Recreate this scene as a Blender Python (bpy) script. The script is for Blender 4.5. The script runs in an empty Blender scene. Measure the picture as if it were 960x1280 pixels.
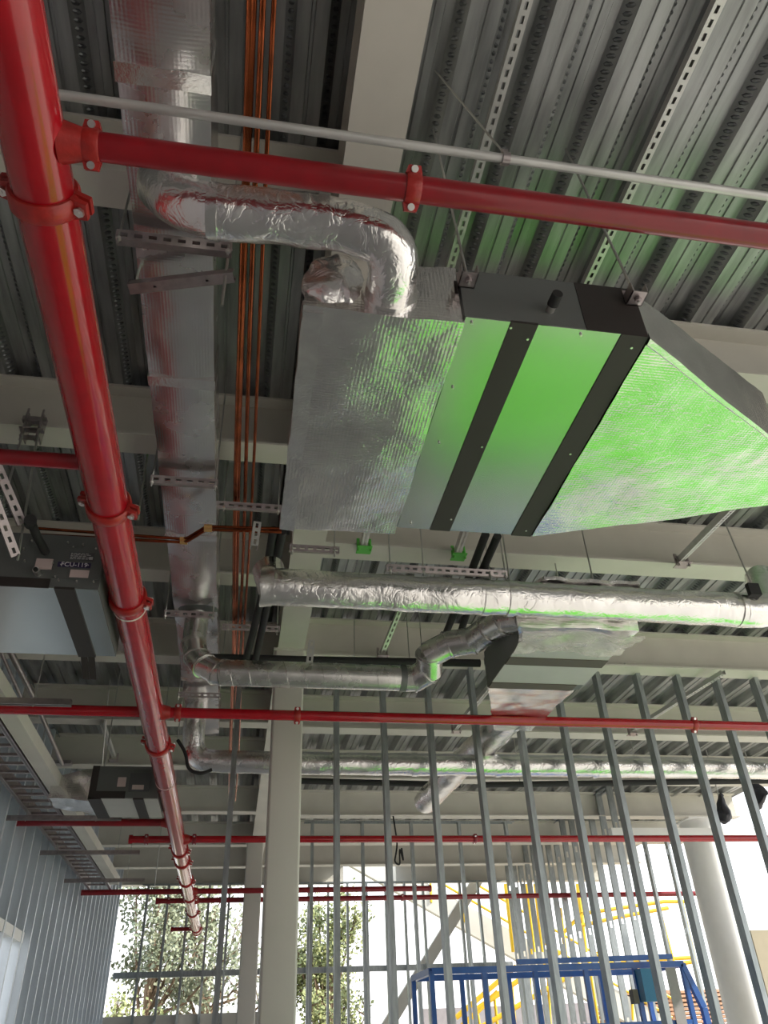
import bpy, bmesh, math, random
from mathutils import Vector, Matrix, noise
from math import sin, cos, pi, radians

# ------------------------------------------------------------------ camera, sky, sun, exposure
S = bpy.context.scene
COL = S.collection
F_PX = 967.6
PITCH, ROLL, YAW = radians(34.774), radians(-2.612), radians(11.149)
FW = Vector((sin(YAW)*cos(PITCH), cos(YAW)*cos(PITCH), sin(PITCH)))
R0 = Vector((cos(YAW), -sin(YAW), 0)); U0 = R0.cross(FW)
RV = cos(ROLL)*R0 + sin(ROLL)*U0
UV = -sin(ROLL)*R0 + cos(ROLL)*U0
CAM = Vector((0, 0, 1.6))
cam = bpy.data.cameras.new('camera'); camo = bpy.data.objects.new('camera', cam); COL.objects.link(camo)
m3 = Matrix((RV, UV, -FW)).transposed()
camo.matrix_world = Matrix.Translation(CAM) @ m3.to_4x4()
cam.sensor_fit = 'VERTICAL'; cam.sensor_height = 24.0; cam.lens = F_PX/1280*24.0
cam.clip_end = 500; cam.clip_start = 0.02
S.camera = camo

w = bpy.data.worlds.new('sky'); S.world = w; w.use_nodes = True
nt = w.node_tree; nt.nodes.clear()
bg = nt.nodes.new('ShaderNodeBackground'); out = nt.nodes.new('ShaderNodeOutputWorld')
tc = nt.nodes.new('ShaderNodeTexCoord'); sp = nt.nodes.new('ShaderNodeSeparateXYZ')
rp = nt.nodes.new('ShaderNodeValToRGB')
rp.color_ramp.elements[0].position = 0.0; rp.color_ramp.elements[0].color = (1.0, 0.99, 0.97, 1)
rp.color_ramp.elements[1].position = 0.8; rp.color_ramp.elements[1].color = (0.72, 0.84, 1.0, 1)
nt.links.new(tc.outputs['Generated'], sp.inputs[0]); nt.links.new(sp.outputs['Z'], rp.inputs[0])
nt.links.new(rp.outputs[0], bg.inputs[0]); nt.links.new(bg.outputs[0], out.inputs[0])
bg.inputs[1].default_value = 3.2

sun = bpy.data.lights.new('sun', 'SUN'); suno = bpy.data.objects.new('sun', sun); COL.objects.link(suno)
sun.energy = 14.0; sun.angle = radians(0.6); sun.color = (1.0, 0.95, 0.86)
sd = Vector((sin(radians(104))*cos(radians(36)), cos(radians(104))*cos(radians(36)), sin(radians(36))))
suno.rotation_euler = sd.to_track_quat('Z', 'Y').to_euler()

S.view_settings.view_transform = 'Standard'; S.view_settings.look = 'None'
S.view_settings.exposure = -0.55; S.view_settings.gamma = 1.0
S.view_settings.use_curve_mapping = False
S.cycles.max_bounces = 10; S.cycles.diffuse_bounces = 5; S.cycles.glossy_bounces = 5
S.cycles.sample_clamp_indirect = 6.0

def at(x, y, X=None, Y=None, Z=None):
    """world point seen at photo pixel (x, y) on the given world plane"""
    d = (x-480)/F_PX*RV + (640-y)/F_PX*UV + FW
    t = X/d.x if X is not None else (Y/d.y if Y is not None else (Z-1.6)/d.z)
    return CAM + d*t

# ------------------------------------------------------------------ materials
MATS = {}
def mat(name, col, metal=0.0, rough=0.5, var=0.0, vscale=6.0, bump=0.0, bscale=40.0, coat=0.0, stretch=(1, 1, 1),
        rvar=0.0, trans=0.0, grid=0.0, alpha=1.0, col2=None, wrinkle=0.0, wscale=9.0):
    m = bpy.data.materials.new(name); m.use_nodes = True
    n = m.node_tree.nodes; l = m.node_tree.links
    b = n['Principled BSDF']
    b.inputs['Base Color'].default_value = (*col, 1); b.inputs['Metallic'].default_value = metal
    b.inputs['Roughness'].default_value = rough
    b.inputs['Coat Weight'].default_value = coat
    b.inputs['Transmission Weight'].default_value = trans
    b.inputs['Alpha'].default_value = alpha
    t = n.new('ShaderNodeTexCoord'); mp = n.new('ShaderNodeMapping'); mp.inputs['Scale'].default_value = stretch
    geo = n.new('ShaderNodeNewGeometry')
    l.new(geo.outputs['Position'], mp.inputs[0])
    if var > 0 or col2:
        ns = n.new('ShaderNodeTexNoise'); ns.inputs['Scale'].default_value = vscale; ns.inputs['Detail'].default_value = 6
        l.new(mp.outputs[0], ns.inputs['Vector'])
        cr = n.new('ShaderNodeValToRGB')
        cr.color_ramp.elements[0].position = 0.3; cr.color_ramp.elements[1].position = 0.7
        c2 = col2 if col2 else tuple(min(1, c*(1+var)) for c in col)
        c1 = col if col2 else tuple(c*(1-var) for c in col)
        cr.color_ramp.elements[0].color = (*c1, 1); cr.color_ramp.elements[1].color = (*c2, 1)
        l.new(ns.outputs['Fac'], cr.inputs[0]); l.new(cr.outputs[0], b.inputs['Base Color'])
        if rvar > 0:
            mr = n.new('ShaderNodeMapRange'); mr.inputs['To Min'].default_value = max(0.02, rough-rvar)
            mr.inputs['To Max'].default_value = min(1, rough+rvar)
            l.new(ns.outputs['Fac'], mr.inputs['Value']); l.new(mr.outputs[0], b.inputs['Roughness'])
    last = None
    def addbump(src, strength, dist):
        nonlocal last
        bp = n.new('ShaderNodeBump'); bp.inputs['Strength'].default_value = strength; bp.inputs['Distance'].default_value = dist
        l.new(src, bp.inputs['Height'])
        if last: l.new(last, bp.inputs['Normal'])
        last = bp.outputs[0]
    if bump > 0:
        n2 = n.new('ShaderNodeTexNoise'); n2.inputs['Scale'].default_value = bscale; n2.inputs['Detail'].default_value = 5
        l.new(mp.outputs[0], n2.inputs['Vector']); addbump(n2.outputs['Fac'], bump, 0.004)
    if wrinkle > 0:      # creases of wrapped foil: thin ridges where a warped noise crosses its middle value
        n3 = n.new('ShaderNodeTexNoise'); n3.inputs['Scale'].default_value = wscale; n3.inputs['Detail'].default_value = 3
        n3.inputs['Distortion'].default_value = 0.8
        l.new(mp.outputs[0], n3.inputs['Vector'])
        s1 = n.new('ShaderNodeMath'); s1.operation = 'SUBTRACT'; s1.inputs[1].default_value = 0.5
        s2 = n.new('ShaderNodeMath'); s2.operation = 'ABSOLUTE'
        s3 = n.new('ShaderNodeMath'); s3.operation = 'POWER'; s3.inputs[1].default_value = 0.55
        l.new(n3.outputs['Fac'], s1.inputs[0]); l.new(s1.outputs[0], s2.inputs[0]); l.new(s2.outputs[0], s3.inputs[0])
        addbump(s3.outputs[0], wrinkle, 0.012)
    if grid > 0:         # reinforcing scrim printed through the foil
        for ax in (0, 1, 2):
            wv = n.new('ShaderNodeTexWave'); wv.wave_type = 'BANDS'; wv.bands_direction = 'XYZ'[ax]
            wv.inputs['Scale'].default_value = 25; wv.inputs['Distortion'].default_value = 0.15
            l.new(geo.outputs['Position'], wv.inputs['Vector']); addbump(wv.outputs['Fac'], grid, 0.0012)
    if last: l.new(last, b.inputs['Normal'])
    MATS[name] = m
    return m

mat('deck_steel', (0.34, 0.35, 0.35), 0.65, 0.38, var=0.28, vscale=5, stretch=(4, 0.5, 4), rvar=0.12, bump=0.15, bscale=60)
mat('deck_emboss', (0.24, 0.25, 0.26), 0.9, 0.42, var=0.3, vscale=30)
mat('beam_paint', (0.62, 0.60, 0.54), 0.0, 0.55, var=0.06, vscale=3, bump=0.05, bscale=30)
mat('column_paint', (0.56, 0.54, 0.49), 0.0, 0.5, var=0.04, vscale=2, bump=0.04)
mat('white_paint', (0.8, 0.8, 0.78), 0.0, 0.5, var=0.03)
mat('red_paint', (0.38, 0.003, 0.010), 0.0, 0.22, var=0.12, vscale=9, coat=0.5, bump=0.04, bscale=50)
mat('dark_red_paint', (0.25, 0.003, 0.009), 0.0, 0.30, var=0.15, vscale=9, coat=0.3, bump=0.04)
mat('coupling_red', (0.36, 0.016, 0.012), 0.0, 0.4, var=0.2, vscale=30, bump=0.25, bscale=120, coat=0.2)
mat('foil', (0.80, 0.78, 0.77), 1.0, 0.20, var=0.10, vscale=7, rvar=0.08, bump=0.2, bscale=45, wrinkle=0.13, wscale=11, grid=0.17)
mat('foil_smooth', (0.78, 0.76, 0.76), 1.0, 0.26, var=0.08, vscale=5, rvar=0.08, bump=0.08, bscale=30, wrinkle=0.07, wscale=4, grid=0.10)
mat('foil_crinkle', (0.88, 0.86, 0.85), 1.0, 0.24, var=0.06, vscale=9, rvar=0.06, bump=0.3, bscale=60, wrinkle=0.38, wscale=13, grid=0.06)
mat('foil_tape', (0.84, 0.83, 0.81), 1.0, 0.24, var=0.08, vscale=20, bump=0.3, bscale=90)
mat('galvanised', (0.44, 0.39, 0.39), 0.9, 0.36, var=0.15, vscale=25, rvar=0.1, bump=0.05, bscale=90)
mat('spiral_steel', (0.62, 0.61, 0.59), 0.95, 0.27, var=0.15, vscale=10, rvar=0.08, bump=0.06)
mat('stud_steel', (0.36, 0.39, 0.40), 0.85, 0.40, var=0.16, vscale=18, stretch=(3, 3, 0.5), rvar=0.1, bump=0.04)
mat('zinc_lightened', (0.62, 0.62, 0.60), 0.6, 0.45, var=0.1)  # lighter copy of galvanised: light on down-facing struts put into the colour
mat('wall_steel', (0.62, 0.67, 0.72), 0.45, 0.40, var=0.12, vscale=3, stretch=(3, 3, 0.5), bump=0.05)
mat('rod_steel', (0.5, 0.5, 0.48), 0.9, 0.4)
mat('bolt_steel', (0.75, 0.73, 0.70), 0.95, 0.3)
mat('copper', (0.34, 0.085, 0.03), 0.95, 0.20, var=0.35, vscale=10, stretch=(1, 1, 1))
mat('brass', (0.85, 0.55, 0.22), 0.9, 0.3)
mat('black_rubber', (0.018, 0.018, 0.018), 0.0, 0.7, bump=0.1)
mat('black_tape', (0.028, 0.022, 0.020), 0.0, 0.55, bump=0.05)
mat('unit_panel', (0.52, 0.54, 0.51), 0.95, 0.22, var=0.04, vscale=3)
mat('unit_casing', (0.15, 0.16, 0.155), 0.3, 0.45, var=0.05)
mat('pale_panel', (0.55, 0.54, 0.50), 0.35, 0.42, var=0.04)
mat('bronze_strip', (0.085, 0.07, 0.05), 0.0, 0.5)
mat('dark_label', (0.04, 0.03, 0.09), 0.0, 0.4)
mat('grey_label', (0.10, 0.105, 0.11), 0.0, 0.4)
mat('pink_label', (0.62, 0.50, 0.48), 0.0, 0.5)
mat('label_print', (0.55, 0.55, 0.55), 0.0, 0.5)
mat('white_print', (0.85, 0.85, 0.88), 0.0, 0.5)
mat('pink_print', (0.62, 0.34, 0.32), 0.0, 0.5)
mat('white_band', (0.75, 0.70, 0.66), 0.0, 0.5)
mat('plastic_film', (0.85, 0.80, 0.78), 0.0, 0.18, alpha=0.4, bump=0.4, bscale=20, wrinkle=0.9, wscale=14)
mat('plastic_sheeting', (0.42, 0.40, 0.37), 0.0, 0.3, bump=0.3, wrinkle=0.5, wscale=14)
mat('concrete', (0.42, 0.41, 0.39), 0.0, 0.75, var=0.12, vscale=1.2, bump=0.1, bscale=20)
mat('slab', (0.35, 0.35, 0.34), 0.0, 0.9)
mat('green_sheet', (0.075, 0.42, 0.01), 0.0, 0.6, var=0.08, vscale=4)
mat('tan_board', (0.46, 0.40, 0.29), 0.0, 0.8, var=0.05)
mat('blue_paint', (0.015, 0.10, 0.40), 0.0, 0.35, var=0.1, vscale=12, coat=0.2)
mat('blue_box', (0.02, 0.18, 0.36), 0.0, 0.4)
mat('yellow_paint', (0.85, 0.55, 0.03), 0.0, 0.4, var=0.06)
mat('green_paint', (0.12, 0.55, 0.08), 0.0, 0.45)
mat('bark', (0.16, 0.11, 0.07), 0.0, 0.9, var=0.3, bump=0.5, bscale=20)
mat('leaf', (0.17, 0.21, 0.08), 0.0, 0.6, col2=(0.34, 0.36, 0.15), vscale=1.5)
mat('leaf_dark', (0.14, 0.17, 0.10), 0.0, 0.6, col2=(0.28, 0.30, 0.20), vscale=1.2)
mat('ground', (0.40, 0.36, 0.29), 0.0, 0.95, var=0.15, vscale=0.4, bump=0.2, bscale=6)
mat('timber', (0.50, 0.29, 0.18), 0.0, 0.8, var=0.25, vscale=8)
mat('grey_block', (0.36, 0.33, 0.34), 0.0, 0.85, var=0.1)
mat('black_bag', (0.02, 0.021, 0.03), 0.0, 0.5, bump=0.3)
mat('glass', (0.9, 0.95, 0.95), 0.0, 0.02, trans=1.0)

# ------------------------------------------------------------------ mesh helpers
class MB:
    def __init__(s): s.v = []; s.f = []
    def add(s, vs, fs):
        o = len(s.v); s.v += [tuple(v) for v in vs]; s.f += [tuple(i+o for i in f) for f in fs]; return s
    def box(s, a, b):
        x0, y0, z0 = a; x1, y1, z1 = b
        return s.hexa([(x0,y0,z0),(x1,y0,z0),(x1,y1,z0),(x0,y1,z0),(x0,y0,z1),(x1,y0,z1),(x1,y1,z1),(x0,y1,z1)])
    def hexa(s, c):      # 4 bottom (ccw from above), 4 top
        return s.add(c, [(3,2,1,0),(4,5,6,7),(0,1,5,4),(1,2,6,5),(2,3,7,6),(3,0,4,7)])
    def bar(s, p, q, w_, h_, up=(0, 0, 1)):
        p = Vector(p); q = Vector(q); d = (q-p).normalized(); up = Vector(up)
        if abs(d.dot(up)) > 0.98: up = Vector((0, 1, 0))
        sx = d.cross(up).normalized()*w_/2; sz = sx.cross(d).normalized()*h_/2
        return s.hexa([p-sx-sz, p+sx-sz, q+sx-sz, q-sx-sz, p-sx+sz, p+sx+sz, q+sx+sz, q-sx+sz])
    def tube(s, pts, r, seg=12, caps=True, rfun=None):
        pts = [Vector(p) for p in pts]; n = len(pts)
        t0 = (pts[1]-pts[0]).normalized()
        nrm = t0.cross(Vector((0.123, 0.2, 1))).normalized()
        if nrm.length < .5: nrm = t0.orthogonal().normalized()
        vs = []; fs = []
        for i, p in enumerate(pts):
            t = ((pts[min(i+1, n-1)]-pts[max(i-1, 0)])).normalized()
            nrm = (nrm - t*nrm.dot(t)).normalized(); bn = t.cross(nrm)
            rr = rfun(i/(n-1)) if rfun else (r[i] if isinstance(r, (list, tuple)) else r)
            for k in range(seg):
                a = 2*pi*k/seg; vs.append(p + (nrm*cos(a)+bn*sin(a))*rr)
        for i in range(n-1):
            for k in range(seg):
                a = i*seg+k; b = i*seg+(k+1) % seg
                fs.append((a, b, b+seg, a+seg))
        if caps:
            fs.append(tuple(reversed(range(seg)))); fs.append(tuple((n-1)*seg+k for k in range(seg)))
        return s.add(vs, fs)
    def grid_box(s, c, n):  # trilinear box from 8 corners with n=(nx,ny,nz) divisions
        c = [Vector(q) for q in c]; nx, ny, nz = n
        def P(u, v, w_):
            a = c[0].lerp(c[1], u).lerp(c[3].lerp(c[2], u), v); b = c[4].lerp(c[5], u).lerp(c[7].lerp(c[6], u), v)
            return a.lerp(b, w_)
        def face(fn, a, b, flip):
            vs = [fn(i/a, j/b) for j in range(b+1) for i in range(a+1)]; fs = []
            for j in range(b):
                for i in range(a):
                    k = j*(a+1)+i; q = (k, k+1, k+a+2, k+a+1); fs.append(q[::-1] if flip else q)
            s.add(vs, fs)
        face(lambda u, v: P(u, v, 0), nx, ny, True); face(lambda u, v: P(u, v, 1), nx, ny, False)
        face(lambda u, v: P(u, 0, v), nx, nz, False); face(lambda u, v: P(u, 1, v), nx, nz, True)
        face(lambda u, v: P(0, u, v), ny, nz, True); face(lambda u, v: P(1, u, v), ny, nz, False)
        return s
    def crumple(s, amp, freq, seed=0, amp2=0, freq2=30):
        o = Vector((seed*3.1, seed*1.7, seed*2.3)); nv = []
        for v in s.v:
            p = Vector(v); d = noise.noise_vector(p*freq+o)*amp
            if amp2: d += noise.noise_vector(p*freq2+o)*amp2
            nv.append(tuple(p+d))
        s.v = nv; return s
    def build(s, name, m, parent=None, smooth=True, angle=38, weld=False, loc=None):
        me = bpy.data.meshes.new(name)
        if loc is not None: s.v = [(v[0]-loc[0], v[1]-loc[1], v[2]-loc[2]) for v in s.v]
        me.from_pydata(s.v, [], s.f)
        if weld or smooth:
            bm = bmesh.new(); bm.from_mesh(me)
            if weld: bmesh.ops.remove_doubles(bm, verts=bm.verts, dist=1e-5)
            if smooth:
                ca = radians(angle)
                for e in bm.edges:
                    if len(e.link_faces) == 2 and e.calc_face_angle(0) > ca: e.smooth = False
                for f in bm.faces: f.smooth = True
            bm.to_mesh(me); bm.free()
        me.materials.append(MATS[m])
        o = bpy.data.objects.new(name, me); COL.objects.link(o)
        if loc is not None: o.location = loc
        if parent is not None: attach(o, parent)
        return o

def attach(o, parent):
    o.parent = parent
    loc = Vector((0, 0, 0)); q = parent
    while q is not None: loc += q.location; q = q.parent
    o.location = o.location - loc

def tag(o, label, cat, group=None, kind=None):
    if label: o['label'] = label
    if cat: o['category'] = cat
    if group: o['group'] = group
    if kind: o['kind'] = kind
    return o
def thing(name, label, cat, loc=(0, 0, 0), group=None):
    o = bpy.data.objects.new(name, None); COL.objects.link(o); o.location = loc; o.empty_display_size = 0.1
    return tag(o, label, cat, group)
def setting(name, label=None, loc=(0, 0, 0)):
    o = bpy.data.objects.new(name, None); COL.objects.link(o); o.location = loc
    o['kind'] = 'structure'
    if label: o['label'] = label
    return o
def fillet(pts, rad, n=8):
    pts = [Vector(p) for p in pts]; out_ = [pts[0]]
    for i in range(1, len(pts)-1):
        p = pts[i]; a = (pts[i-1]-p); b = (pts[i+1]-p)
        r = min(rad, a.length*0.49, b.length*0.49)
        p0 = p+a.normalized()*r; p1 = p+b.normalized()*r
        for k in range(n+1):
            t = k/n; out_.append(p0*(1-t)**2 + p*2*t*(1-t) + p1*t*t)
    out_.append(pts[-1]); return out_
def resample(pts, step):
    out_ = [pts[0]]
    for a, b in zip(pts, pts[1:]):
        L = (b-a).length; n = max(1, int(round(L/step)))
        for k in range(1, n+1): out_.append(a.lerp(b, k/n))
    return out_
def rod(parent, p, q, r=0.0045, name='threaded_rod', m='rod_steel', seg=6):
    return MB().tube([p, q], r, seg).build(name, m, parent)
def child_copy(src, parent, loc):
    o = src.copy(); COL.objects.link(o); o.parent = parent; o.location = loc; return o

def channel_mb(p, q, wd=0.041, ht=0.041, face=(0, 0, -1), pitch=0.048, slot=(0.028, 0.014), mb=None):
    """slotted strut channel from p to q: the slotted web looks along `face`, real slot holes"""
    mb = mb or MB(); p = Vector(p); q = Vector(q); d = q-p; L = d.length; d.normalize()
    f = Vector(face); f = (f-d*f.dot(d)).normalized(); sx = d.cross(f)
    t = 0.0025
    def B(a0, a1, x0, x1, h0, h1):
        c = [p+d*a+sx*x-f*h for h in (h1, h0) for (a, x) in ((a0, x0), (a1, x0), (a1, x1), (a0, x1))]
        mb.hexa(c)
    h = wd/2; sw = slot[1]/2
    B(0, L, -h, -sw, 0, t); B(0, L, sw, h, 0, t)
    n = max(1, int(L/pitch)); g = L/n; gap = g-slot[0]
    for i in range(n+1):
        a0 = max(0, i*g-gap/2); a1 = min(L, i*g+gap/2); B(a0, a1, -sw, sw, 0, t)
    B(0, L, -h, -h+t, t, ht); B(0, L, h-t, h, t, ht)
    B(0, L, -h+t, -h+0.010, ht-t, ht); B(0, L, h-0.010, h-t, ht-t, ht)
    return mb
def hanger(name, label, p, q, drops, face=(0, -1, -0.4), group=None, top=4.79):
    """trapeze: slotted channel p-q carried by threaded rods at fractions `drops`"""
    p = Vector(p); q = Vector(q)
    t = thing(name, label, 'pipe hanger', p, group)
    channel_mb(p, q, face=face).build('channel', 'galvanised', t, smooth=False)
    for k in drops:
        a = p.lerp(q, k)
        rod(t, a-Vector((0, 0, 0.05)), (a.x, a.y, top))
        MB().tube([a-Vector((0, 0, 0.030)), a-Vector((0, 0, 0.020))], 0.010, 6).build('nut', 'bolt_steel', t)
    return t

# ------------------------------------------------------------------ setting: floor, ground, roof deck
ZD, ZB = 4.79, 4.43
fl = MB().box((-4, -12, -0.15), (7.9, 17.4, 0)).build('floor', 'concrete'); fl['kind'] = 'structure'
gr = MB().box((-60, -60, -0.6), (90, 120, -0.16)).build('ground', 'ground'); gr['kind'] = 'structure'
ceil = MB().box((-4, -12, ZD+0.079), (0.34, 17.4, ZD+0.2)).box((0.34, -12, ZD+0.079), (7.9, 15.5, ZD+0.2))\
    .box((0.34, 15.5, ZD+0.079), (2.25, 17.4, ZD+0.2)).box((3.25, 15.5, ZD+0.079), (7.9, 17.4, ZD+0.2)).build('ceiling', 'slab', smooth=False)
ceil['kind'] = 'structure'; ceil['label'] = 'floor slab over corrugated steel decking'
PT = 0.318; H = 0.076
def deck_profile(x0, n):
    pts = []
    for i in range(n):
        x = x0+i*PT
        pts += [(x, 0), (x+0.052, 0), (x+0.056, 0.008), (x+0.066, 0.008), (x+0.070, 0), (x+0.122, 0), (x+0.165, H),
                (x+0.198, H), (x+0.202, H-0.008), (x+0.236, H-0.008), (x+0.240, H), (x+0.275, H)]
    pts.append((x0+n*PT, 0)); return pts
def deck_sheet(x0, n, y0, y1, emb):
    mb = MB(); pr = deck_profile(x0, n)
    vs = []; fs = []
    for (x, z) in pr: vs += [(x, y0, ZD+z), (x, y1, ZD+z)]
    for i in range(len(pr)-1): fs.append((2*i, 2*i+1, 2*i+3, 2*i+2))
    mb.add(vs, fs)
    # side lap: a thin standing lip at the sheet edge
    mb.box((x0-0.004, y0, ZD-0.006), (x0+0.004, y1, ZD+0.001))
    o = mb.build('deck_sheet', 'deck_steel', ceil, smooth=False)
    if emb:
        me = MB()
        ya, yb = max(y0, 0.3), min(y1, emb)
        for i in range(n):
            for (xa, za, xb, zb, sl) in ((x0+i*PT+0.122, 0, x0+i*PT+0.165, H, 1), (x0+i*PT+0.275, H, x0+(i+1)*PT, 0, -1)):
                u = Vector((xb-xa, 0, zb-za)); ul = u.length; u.normalize()
                nn = Vector((u.z, 0, -u.x))
                if nn.z > 0: nn = -nn
                c0 = Vector((xa, 0, ZD+za))+u*ul*0.5
                y = ya
                while y < yb-0.03:
                    c = c0+Vector((0, y+0.015, 0)); ring = []
                    for k in range(6):
                        a = 2*pi*k/6; ring.append(c+u*(0.026*cos(a))+Vector((0, 1, 0))*(0.011*sin(a)+0.010*cos(a)*sl)+nn*0.0005)
                    tp = [c+(r_-c)*0.5+nn*0.007 for r_ in ring]
                    me.add(ring+tp, [(k, (k+1) % 6, 6+(k+1) % 6, 6+k) for k in range(6)]+[tuple(range(6, 12))])
                    y += 0.031
        e = me.build('embossing', 'deck_emboss', o, smooth=False); e['kind'] = 'stuff'
    return o
XR0 = 0.345-PT*0; segs = [(-12.0, 2.60), (2.60, 6.30), (6.30, 9.95), (9.95, 13.6), (13.6, 17.3)]
for (ya, yb) in segs:
    x = 0.345-0.01; k = 0
    while x < 7.4:
        if yb > 17 and 2.0 < x < 3.2:
            deck_sheet(x, 3, ya, 15.5, 0)
        else:
            deck_sheet(x, 3, ya, yb, 6.3 if x < 5.5 and ya < 6 else 0)
        x += 3*PT
    x = 0.335-3*PT
    while x > -4:
        deck_sheet(x, 3, ya, yb, 5.0 if ya < 5 else 0); x -= 3*PT

wr = MB().box((-4, -12.2, 0), (7.9, -12, ZD)).build('wall_rear', 'grey_block', smooth=False); wr['kind'] = 'structure'
# ------------------------------------------------------------------ steel frame
def ibeam(name, label, p, q, wd=0.20, d=0.36, group=None, ends=True):
    p = Vector(p); q = Vector(q); t = 0.016; mb = MB()
    up = Vector((0, 0, 1)); ax = (q-p).normalized(); sx = ax.cross(up)*wd/2
    def slab(x0, x1, z0, z1):
        mb.hexa([p+sx*x0+up*z0, p+sx*x1+up*z0, q+sx*x1+up*z0, q+sx*x0+up*z0,
                 p+sx*x0+up*z1, p+sx*x1+up*z1, q+sx*x1+up*z1, q+sx*x0+up*z1][::1])
    slab(-1, 1, 0, t); slab(-1, 1, d-t, d); slab(-0.06, 0.06, t, d-t)
    o = mb.build(name, 'beam_paint', None, smooth=False)
    bmx = bmesh.new(); bmx.from_mesh(o.data); bmesh.ops.recalc_face_normals(bmx, faces=bmx.faces); bmx.to_mesh(o.data); bmx.free()
    return tag(o, label, 'beam', group)
girder = ibeam('steel_girder', 'wide beige steel girder running away from the viewer above the foil plenum box', (0.343, -4, ZB-0.001), (0.343, 17.2, ZB-0.001), wd=0.22)
RB = [(2.63, 'beige steel beam at the right edge behind the tapered foil transition'),
      (4.50, 'pale steel beam right of the girder just beyond the green-tinted fan coil unit'),
      (6.30, 'pale steel beam carrying the nearest row of wall studs'),
      (8.12, 'pale steel beam just behind the long red branch pipe and nearest studs'),
      (9.95, 'steel beam right of the girder above the long black insulated pipe'),
      (11.8, 'steel beam right of the girder just above the second row of studs'),
      (13.6, 'distant steel beam right of the girder, second from the far facade'),
      (15.4, 'distant steel beam right of the girder nearest the far facade')]
for y, lb in RB: ibeam('steel_beam', lb, (0.35, y, ZB), (7.85, y, ZB))
LB = [(1.92, 'shaded steel beam behind the top red branch pipe and copper lines'),
      (3.50, 'steel beam crossing left of the plenum behind the thick red main'),
      (4.97, 'steel beam just above the left dark fan coil unit'),
      (6.42, 'steel beam behind the back edge of the left dark fan coil unit'),
      (8.00, 'left steel beam just beyond the long thin red branch pipe'),
      (9.50, 'left steel beam above the distant pink-lit fan coil unit'),
      (11.6, 'left steel beam beyond the distant pink-lit fan coil unit'),
      (13.7, 'distant left steel beam, second from the far window'),
      (15.5, 'distant left steel beam nearest the far window')]
for y, lb in LB: ibeam('steel_beam', lb, (-3.9, y, ZB), (0.335, y, ZB), wd=0.17)
fb = ibeam('facade_beam', 'beige facade beam over the left far window with trees', (-3.9, 17.25, ZB), (2.2, 17.25, ZB), d=0.45)
fb = ibeam('facade_beam', 'beige facade beam right of the yellow railing gap', (3.3, 17.25, ZB), (7.85, 17.25, ZB), d=0.45)

def column(name, label, cx, cy, w_, m, z1, d_=None, r=0.02):
    d_ = d_ or w_; prof = []
    for (sx, sy, a0) in ((1, 1, 0), (-1, 1, 90), (-1, -1, 180), (1, -1, 270)):
        for k in range(7):
            a = radians(a0+15*k); prof.append((cx+sx*(w_/2-r)+r*cos(a), cy+sy*(d_/2-r)+r*sin(a)))
    n = len(prof); mb = MB()
    mb.add([(x, y, 0) for x, y in prof]+[(x, y, z1) for x, y in prof],
           [(i, (i+1) % n, (i+1) % n+n, i+n) for i in range(n)]+[tuple(reversed(range(n))), tuple(range(n, 2*n))])
    t = thing(name, label, 'column', (cx, cy, 0))
    mb.build('shaft', m, t, angle=50)
    MB().box((cx-w_/2-0.06, cy-d_/2-0.06, 0), (cx+w_/2+0.06, cy+d_/2+0.06, 0.025)).build('base_plate', m, t)
    MB().box((cx-w_/2-0.015, cy-d_/2-0.015, z1-0.02), (cx+w_/2+0.015, cy+d_/2+0.015, z1)).build('cap_plate', m, t)
    return t
column('steel_column', 'wide beige steel column standing left of the nearest studs', 0.335, 6.22, 0.245, 'column_paint', ZB)
c2 = at(311, 1200, Y=13.4)
column('steel_column', 'narrow shaded column behind the left side of the beige column', c2.x, 13.4, 0.26, 'column_paint', ZB)
c3 = at(905, 1160, Y=12.0)
column('white_column', 'sunlit white column at the right behind the studs', c3.x, 12.0, 0.56, 'white_paint', ZB, r=0.279)

# ------------------------------------------------------------------ stud walls
def stud_mesh(along, h0=0.0, h1=4.43, flip=1, holes=(0.6, 1.8, 3.0, 4.2)):
    """C stud 92 mm web; `along`='x': wall runs along X (web in the YZ plane)"""
    mb = MB(); t = 0.0016; W_ = 0.046; Fg = 0.041
    hz = [z for z in holes if h0+0.1 < z < h1-0.1]
    prev = h0
    for z in hz:      # web with knock-out holes
        mb.box((0, -W_, prev), (t, W_, z-0.045)); mb.box((0, -W_, z-0.045), (t, -0.018, z+0.045)); mb.box((0, 0.018, z-0.045), (t, W_, z+0.045))
        prev = z+0.045
    mb.box((0, -W_, prev), (t, W_, h1))
    for s_ in (-1, 1):
        mb.box((0, s_*W_-t/2, h0), (Fg, s_*W_+t/2, h1))
        mb.box((Fg-t, min(s_*W_, s_*(W_-0.012)), h0), (Fg, max(s_*W_, s_*(W_-0.012)), h1))
    if flip < 0: mb.v = [(-x, y, z) for x, y, z in mb.v]; mb.f = [f[::-1] for f in mb.f]
    if along == 'y': mb.v = [(y, x, z) for x, y, z in mb.v]; mb.f = [f[::-1] for f in mb.f]
    return mb
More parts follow.
